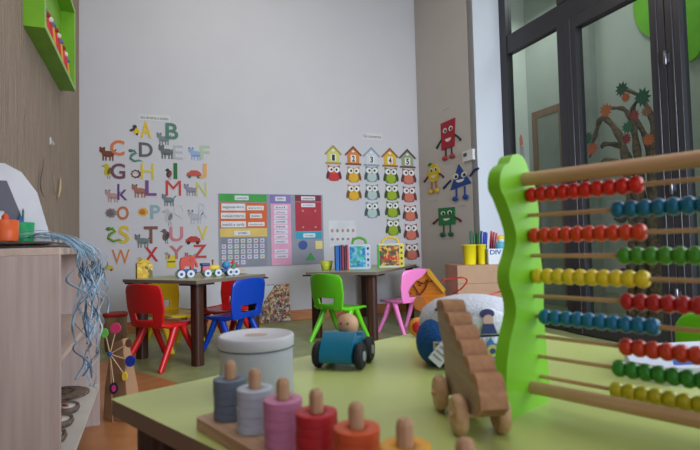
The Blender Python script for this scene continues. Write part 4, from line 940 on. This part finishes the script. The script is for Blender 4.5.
# ------------------------------------------------------------------ green display box on the slatted wall
wf_ = LW.hit(60, 88.5); wn_ = LW.hit(23, 28); zb = (wf_[1]+wn_[1])/2
bx0, bx1 = wn_[0], wf_[0]; of = .0
# depth: find offset so the outer far corner lands on px 75
best = min((abs((lambda v: 350+500*((v-CAM).dot(Rv)/(v-CAM).dot(Fw)))(LW.w(bx1, zb, -d/1000))-75), d/1000) for d in range(20, 400, 2)); dep = best[1]
print('green box', bx0, bx1, zb, dep, 'room', BWL, SWL, FWL, tuple(CL), tuple(CR), tuple(CS), tuple(CW))
gb = thing('display_box', 'bright green open wall box mounted high on the slatted wall', 'shelf', tuple(LW.w(bx0, zb)), LW.th)
LB = bx1-bx0; HB = .62; t_ = .028
grb = mat((118, 176, 40), .5); grl = mat((150, 190, 100), .5)
MB().box((0, -dep, 0), (LB, 0, t_)).build('bottom_panel', grb, gb); MB().box((0, -dep, HB-t_), (LB, 0, HB)).build('top_panel', grb, gb)
MB().box((0, -dep, t_), (t_, 0, HB-t_)).build('side_panel', grb, gb); MB().box((LB-t_, -dep, t_), (LB, 0, HB-t_)).build('side_panel', grb, gb)
MB().box((t_, -.012, t_), (LB-t_, 0, HB-t_)).build('back_panel', grb, gb)
mb = MB().box((0, -dep-.004, 0), (LB, -dep, t_)); mb.box((0, -dep-.004, HB-t_), (LB, -dep, HB)); mb.box((0, -dep-.004, t_), (t_, -dep, HB-t_)); mb.box((LB-t_, -dep-.004, t_), (LB, -dep, HB-t_)); mb.build('front_edge', grl, gb)
tcols = [((196, 40, 50), 'red'), ((222, 214, 206), 'white'), ((206, 60, 60), 'scarlet'), ((90, 110, 150), 'grey-blue'), ((214, 150, 60), 'orange'), ((150, 40, 50), 'dark red')]
n = 22
for i in range(n):
    c, cn = tcols[(i*5) % 6]; x = t_+.05+(LB-2*t_-.10)*i/(n-1); yy = -dep*(.36 if i % 2 else .66)
    p = LW.w(bx0+x, zb+t_+.0005, yy); hgt = .15+.08*abs(math.sin(i*1.7))
    f = thing('paper_doll', 'small %s paper doll standing in the green wall box' % cn, 'doll', tuple(p), LW.th+random.uniform(-.3, .3), '%s dolls in the green wall box' % cn)
    MB().lathe([(.022, 0), (.021, .01), (.010, hgt*.75)], 14).build('skirt', multi([c, tcols[(i+2) % 6][0], tcols[(i+3) % 6][0]], 40) if i < 3 else mat(c, .6), f)
    MB().ball(.019, (0, 0, hgt*.75+.015), 12).build('head', mat(tcols[(i+1) % 6][0], .6), f)
# ------------------------------------------------------------------ shelf unit
Pf = G(100, 424, 0); front = Plane((Pf.x, Pf.y), TH_L)
xn = front.hit(60, 300)[0]; UL = -xn; UD = 0.40; UH = .812
wallgap = abs((LW.o-front.o).dot(LW.n)); print('unit length', UL, 'gap to wall', wallgap); UD = min(.46, wallgap-.01)
un = thing('shelf_unit', 'low pale wood open shelf unit against the slatted wall', 'shelf unit', tuple(front.w(xn, 0)), TH_L)
bw_ = mat((190, 172, 166), .5, 'woodz', rgb2=(174, 156, 150), scale=.6); bwx = mat((204, 184, 172), .5, 'woodx', rgb2=(188, 168, 156), scale=.6)
pt = .02
MB().box((0, 0, 0), (pt, UD, UH-pt)).build('side_panel', bw_, un, bevel=.0015)
fp = MB().box((UL-pt, 0, 0), (UL, UD, UH-pt)).build('side_panel', bw_, un, bevel=.0015)
mb = MB()
for q in range(8): mb.cyl(.004, -.001, .0005, n=10, T=TR(UL-pt, .05, .25+q*.032) @ RY(PI/2))
mb.build('shelf_pin_holes', mat((90, 66, 52), .7), fp)
MB().box((0, 0, UH-pt), (UL, UD, UH)).build('top_panel', bwx, un, bevel=.0015)
MB().box((pt, UD-.008, .17), (UL-pt, UD, UH-pt)).build('back_panel', bwx, un)
MB().box((pt, .005, .50), (UL-pt, UD-.01, .518)).build('shelf', bwx, un)
MB().box((pt, .0, .17), (UL-pt, UD-.008, .19)).build('shelf', mat((206, 200, 194), .5), un)
MB().box((UL-pt+.002, .03, 0), (UL-.002, .06, .012)).build('foot', blackp, un)
def U(x, y, z): return tuple(front.w(xn+x, z, y))
def upx(px, y, z):   # point on the unit's long axis that shows at column px, y metres behind the front
    pl = Plane(tuple(front.w(0, 0, y))[:2], TH_L); return pl.hit(px, 245)[0]-xn
# placemats on top
for i in range(3):
    cl = [(74, 66, 62), (128, 116, 106), (96, 84, 78)][i]
    o = MB().prism(rrect(0, 0, .52-.03*i, .30-.01*i, .02), 0, .006, axis='z').build('placemat', mat(cl, .7, 'cloth'), None, U(.04+.30*(i % 2)*.3+.02*i, .02+.01*i, UH+.0002+i*.0063), (0, 0, TH_L+.02*i))
    tag(o, ['dark brown placemat lying directly on the shelf unit top', 'grey-brown placemat in the middle of the stack on the shelf unit', 'brown placemat on top of the stack on the shelf unit'][i], 'placemat', 'placemats on the shelf unit')
ZS = UH+.0193
def cupthing(px, y, c, label, rr=.034, hh=.062):
    x = upx(px, y, ZS); t = thing('pencil_cup', label, 'cup', U(x, y, ZS), TH_L)
    MB().lathe([(.001, 0), (rr*.93, 0), (rr*.95, .003), (rr, hh), (rr*.93, hh), (rr*.88, .006), (.001, .005)], 28).build('cup_body', mat(c, .4), t); return x
def topof(px, y): return upx(px, y, ZS)
gxc = cupthing(21.5, .13, (20, 150, 90), 'green plastic pencil cup on the shelf unit', .033, .058)
oxc = cupthing(4, .13, (214, 92, 40), 'orange plastic pencil cup at the left edge of the shelf unit', .033, .055)
for (xc, dx, c, cn, ln, w) in ((gxc, .012, (40, 110, 90), 'short green pencil leaning in the green cup', .10, .003), (gxc, -.014, (24, 80, 150), 'blunt blue marker in the green cup', .072, .008), (oxc, .006, (216, 80, 40), 'blunt orange marker in the orange cup', .070, .008)):
    b = Vector(U(xc+dx, .13, ZS+.006)); tt = Vector(U(xc+dx*1.6, .13, ZS+.006+ln*.95)); o = MB().tube([b, tt-(tt-b)*.1, tt], [w, w, w*.4], 10).build('pencil', mat(c, .5)); tag(o, cn, 'pencil')
# white letter-shaped sign at the left edge
x = topof(-22, .24); sg = thing('letter_stand', 'white standing sign with grey inner stroke at the far left', 'sign', U(x, .20, ZS), TH_L-PI/2+.35)
s2 = .235
MB().prism([(-s2*.8, 0), (s2*.62, 0), (s2*.45, s2*.65), (s2*.28, s2*.9), (s2*.1, s2), (-.2*s2, s2), (-s2*.6, s2*.4)], -.006, .006).build('board', mat((206, 206, 214), .5), sg, bevel=.003)
MB().prism([(-s2*.2, 0.1*s2), (0, .1*s2), (s2*.02, s2*.4), (s2*.1, s2*.4), (s2*.14, .1*s2), (s2*.36, .1*s2), (s2*.12, s2*.78), (-.05*s2, s2*.78)], -.0085, -.006).build('stroke', mat((92, 92, 104), .5), sg)
# small cones on the unit
for px, c, lb, hh in ((44, (196, 150, 110), 'small tan wooden cone on the shelf unit', .045), (55, (190, 180, 172), 'taller pale clear cone on the shelf unit', .07), (60, (176, 168, 166), 'slim grey cone beside the ribbons', .06)):
    y = .17; x = topof(px, y); zb_ = UH+.0001
    if x < .62: zb_ = ZS
    o = MB().lathe([(.014, 0), (.013, .004), (.006, hh*.7), (.001, hh)], 16).build('small_cone', mat(c, .5), None, U(x, y, zb_)); tag(o, lb, 'toy')
# ribbons
rb = thing('ribbon_bunch', 'tangled bunch of blue and white ribbons hanging over the shelf unit front', 'ribbons', U(.5*UL, 0, UH), TH_L)
ribm = [mat((128, 162, 186), .35), mat((176, 192, 204), .35), mat((98, 130, 158), .35), mat((150, 176, 200), .35)]
rnd = random.Random(3)
def ribbon(P, w, m, nm='ribbon'):
    pts = bez(P, 7); vs = []; fs = []
    for i, p in enumerate(pts):
        tw = i*.16+rnd.uniform(-.1, .1); d = Vector((math.cos(tw), math.sin(tw)*.8, .15))*w
        vs += [tuple(p-d), tuple(p+d)]
    for i in range(len(pts)-1): fs.append((2*i, 2*i+1, 2*i+3, 2*i+2))
    o = MB().add(vs, fs, 0, True).build(nm, m, rb); s = o.modifiers.new('s', 'SOLIDIFY'); s.thickness = .0012
XA, XB = upx(60, 0, .7)-.5*UL, upx(87, 0, .7)-.5*UL
for i in range(36):
    x0 = rnd.uniform(XA, XB); ln = rnd.choice([.08, .16, .25, .32, .40])*rnd.uniform(.8, 1.1)*(1 if x0 < XA+.6*(XB-XA) else .75)
    P = [(x0*.8+rnd.uniform(-.12, .08), .12+rnd.uniform(-.05, .10), .024+rnd.uniform(0, .012)), (x0, .05, .028+rnd.uniform(0, .02)), (x0+rnd.uniform(-.02, .02), -.014-rnd.uniform(0, .02), .004)]
    z = 0; xx = P[-1][0]
    while z > -ln:
        z -= rnd.uniform(.03, .06); xx += rnd.uniform(-.055, .055); P.append((xx, -.018-rnd.uniform(0, .05), z))
    ribbon(P, rnd.uniform(.002, .0048), ribm[i % 4])
rb['kind'] = 'stuff'
# black ribbon coil on the middle shelf, plates and stones on the low shelf
o = MB()
for i in range(5):
    y0 = .06+.02*i; o.tube(bez([(rnd.uniform(-.1, .1), y0+rnd.uniform(-.05, .15), .005+.012*i), (rnd.uniform(-.1, .1), y0+rnd.uniform(-.05, .15), .03+.01*i), (rnd.uniform(-.1, .1), y0+rnd.uniform(-.05, .15), .02+.012*i), (rnd.uniform(-.1, .1), y0, .006)], 6), .004, 6)
o = o.build('wire_coil', mat((92, 96, 104), .5), None, U(.45*UL, .05, .5182), (0, 0, TH_L)); tag(o, 'grey tangled coil of cord on the middle shelf of the unit', 'cord')
for i, (px, r, c, lb) in enumerate(((86, .105, (128, 112, 98), 'grey-brown woven round mat on the low shelf, lower one'), (80, .095, (112, 94, 82), 'smaller woven round mat lying on top of the other on the low shelf'))):
    x = UL-.16-.03*i
    o = thing('woven_mat', lb, 'mat', U(x, .13, .1902+i*.0125), TH_L)
    MB().lathe([(.001, 0), (r*.98, .001), (r, .005), (r*.97, .0105), (.001, .0115)], 36).build('mat_body', mat(c, .9, 'mottle', rgb2=(84, 70, 60), scale=3), o)
    mb = MB()
    for q in range(9): mb.ball(.010, (math.cos(q*.7)*r*.5, math.sin(q*.7)*r*.5, .012), 8, sc=(1, 1, .2))
    mb.build('pattern', mat((70, 56, 48), .8), o)
for i in range(3):
    x = UL-.40-.16*i
    o = thing('painted_stone', ['oval painted dish with red centre, farthest on the low shelf', 'oval painted dish with red centre, middle of three on the low shelf', 'oval painted dish with red centre, nearest on the low shelf'][i], 'dish', U(x, .085, .1902), TH_L+.5, 'painted dishes on the low shelf')
    MB().lathe([(.001, 0), (.055, 0), (.066, .012), (.062, .024), (.052, .018), (.001, .013)], 28, sx=1.0, sy=.72).build('dish_body', mat((120, 104, 92), .7, 'mottle', rgb2=(90, 76, 68)), o)
    MB().lathe([(.001, .019), (.046, .0195), (.001, .0205)], 24, sx=1.0, sy=.72).build('inner_face', mat((214, 206, 200), .6), o)
    MB().lathe([(.001, .0206), (.018, .0207), (.001, .022)], 16, sx=1.3, sy=.5).build('centre', mat((190, 50, 50), .6), o)
# ------------------------------------------------------------------ hanging twigs on slatted wall
def lw(px, py, y=-.012): x, z = LW.hit(px, py); return tuple(LW.w(x, z, y))
for pts, r, c, lb in ((((41, 158), (40, 168), (37.5, 180), (38, 190), (41, 197)), .004, (112, 98, 88), 'dark curved dry twig hanging leftmost on the slatted wall'),
                      (((51, 163), (52, 175), (51, 188), (55, 200)), .003, (150, 130, 112), 'thin pale twig hanging in the middle on the slatted wall'),
                      (((58, 178), (57.5, 188), (56, 197)), .008, (190, 170, 130), 'straw-coloured dry leaf hanging right of the twigs')):
    P = bez([lw(*p, y=-.016) for p in pts], 6); k_ = len(P)
    o = MB().tube(P, [r*(.35+.65*math.sin(PI*(i+.5)/k_)) for i in range(k_)], 8).build('dry_twig', mat(c, .8)); tag(o, lb, 'twig')
o = MB().tube([lw(51, 145, -.004), lw(51, 162, -.006)], .0012, 6).build('string', mat((150, 140, 130), .8)); tag(o, 'thin string hanging below the white hook on the slatted wall', 'string')
p = lw(50, 141, 0); o = thing('wall_hook', 'small white hook stuck on the slatted wall above the twigs', 'hook', p, LW.th)
MB().prism(rrect(-.016, -.025, .016, .025, .008), -.006, 0).build('plate', mat((214, 218, 224), .4), o); MB().tube([(0, -.006, .005), (0, -.02, -.01), (0, -.018, -.022), (0, -.028, -.018)], .003, 8).build('hook_arm', mat((200, 204, 210), .3), o)
# ------------------------------------------------------------------ kraft bag, bin and stick flower behind the unit
bp_ = G(115, 345, 0); bn = thing('woven_bin', 'brown woven bin with a red rim standing behind the shelf unit', 'bin', (bp_.x, bp_.y, 0))
bn.location = G(115.5, 350, 0)
dB = bn.location.y; rB = 11/500*dB; hB = .8-(312-250)/500*dB
MB().lathe([(.001, 0), (rB*.85, 0), (rB*.88, .01), (rB*1.0, hB), (rB*.96, hB), (rB*.84, .02), (.001, .02)], 28).build('bin_body', mat((140, 112, 84), .85, 'cloth', scale=.4), bn)
MB().lathe([(rB*1.0, hB-.025), (rB*1.05, hB-.02), (rB*1.05, hB), (rB*.99, hB+.004), (rB*.97, hB-.005)], 28).build('rim', mat((176, 44, 44), .6), bn)
kb = G(116, 420, 0); kb_ = thing('kraft_paper_bag', 'brown kraft paper bag standing beside the far end of the shelf unit', 'bag', (kb.x+.01, kb.y+.03, 0), -.35)
hK = .38
MB().add([(-.065, -.045, 0), (.075, -.045, 0), (.075, .045, 0), (-.065, .045, 0), (-.04, -.018, hK*.92), (.030, -.018, hK), (.030, .018, hK), (-.04, .018, hK*.92), (-.062, -.038, hK*.4), (.072, -.038, hK*.35), (.072, .038, hK*.35), (-.062, .038, hK*.4)],
    [(3, 2, 1, 0), (0, 1, 9, 8), (1, 2, 10, 9), (2, 3, 11, 10), (3, 0, 8, 11), (8, 9, 5, 4), (9, 10, 6, 5), (10, 11, 7, 6), (11, 8, 4, 7), (4, 5, 6, 7)]).build('bag_body', mat((166, 130, 98), .85, amt=.05), kb_, bevel=.004)
Yf = kb.y-.03
sf = AD(110, 353, Yf); fl = thing('stick_flower', 'star of wooden sticks with coloured discs in front of the kraft paper bag', 'toy', (sf.x, sf.y, 0))
def fp_(px, py, y=0): p = AD(px, py, Yf+y); return (p.x-sf.x, y, p.z)
hubp = fp_(110, 354)
MB().tube([(hubp[0]+.01, .0, .0), (hubp[0], .0, hubp[2])], .004, 8).build('stem', mat((150, 110, 80), .6), fl)
MB().ball(.012, hubp, 12).build('hub', mat((30, 80, 150), .5), fl)
stm = mat((206, 176, 146), .6)
for px, py, c, rx, rz_, lb in ((116, 328, (206, 60, 110), .024, .024, 'pink disc'), (105, 333, (110, 190, 80), .016, .022, 'green disc'), (129, 343, (104, 66, 50), .015, .02, 'brown oval'), (130.5, 361, (30, 50, 150), .023, .026, 'blue disc'), (125, 376, (226, 190, 60), .012, .02, 'yellow disc'), (114, 388, (50, 40, 50), .019, .026, 'dark ring disc')):
    e = fp_(px, py)
    MB().tube([hubp, (e[0], .003, e[2])], .0024, 8).build('stick', stm, fl)
    o = MB().prism(ell(e[0], e[2], rx, rz_, 24), -.006, .002).build('disc', mat(c, .5), fl); o['label'] = lb
    if px == 114: MB().prism(ell(e[0]+.002, e[2], .010, .016, 18), -.0075, -.006).build('disc_centre', mat((206, 60, 140), .5), o)
# ------------------------------------------------------------------ light
wd_ = bpy.data.worlds.new('world'); S.world = wd_; wd_.use_nodes = True; bg = wd_.node_tree.nodes['Background']
bg.inputs[0].default_value = (.88, .93, 1.0, 1); bg.inputs[1].default_value = .64
def area(name, loc, target, sx, sy, e, c=(1, 1, 1)):
    l = bpy.data.lights.new(name, 'AREA'); l.shape = 'RECTANGLE'; l.size = sx; l.size_y = sy; l.energy = e; l.color = c
    o = bpy.data.objects.new(name, l); COL.objects.link(o); o.location = loc
    o.rotation_euler = (Vector(target)-Vector(loc)).to_track_quat('-Z', 'Y').to_euler(); return o
area('added_ceiling_fill', (-.6, 3.9, H-.05), (-.6, 3.9, 0), 1.8, 1.0, 11, (1, .95, .88))  # unseen fill added under the ceiling, with no fixture, to light the room
l = area('window_daylight', (2.45, .6, 1.5), (-.2, 6, .5), 1.5, 1.8, 38, (.80, .88, 1)); l.data.spread = math.radians(120)
area('added_ceiling_fill', (.1, 1.0, H-.05), (.1, 1.0, 0), 1.8, 1.0, 13, (1, .99, .97))  # second fixtureless fill, added to brighten the foreground table and toys
l = area('side_window_daylight', (2.5, 1.0, 1.9), (0, .75, .6), 1.4, 1.6, 15, (.93, .96, 1))
for q in (-.5, .9, 2.3): area('added_corridor_fill', tuple(WW.w(q, 3.7, .62)), tuple(WW.w(q, 0, .63)), .5, .5, 4.2, (1, 1, 1))  # unseen fills added so the corridor looks bright behind the glass
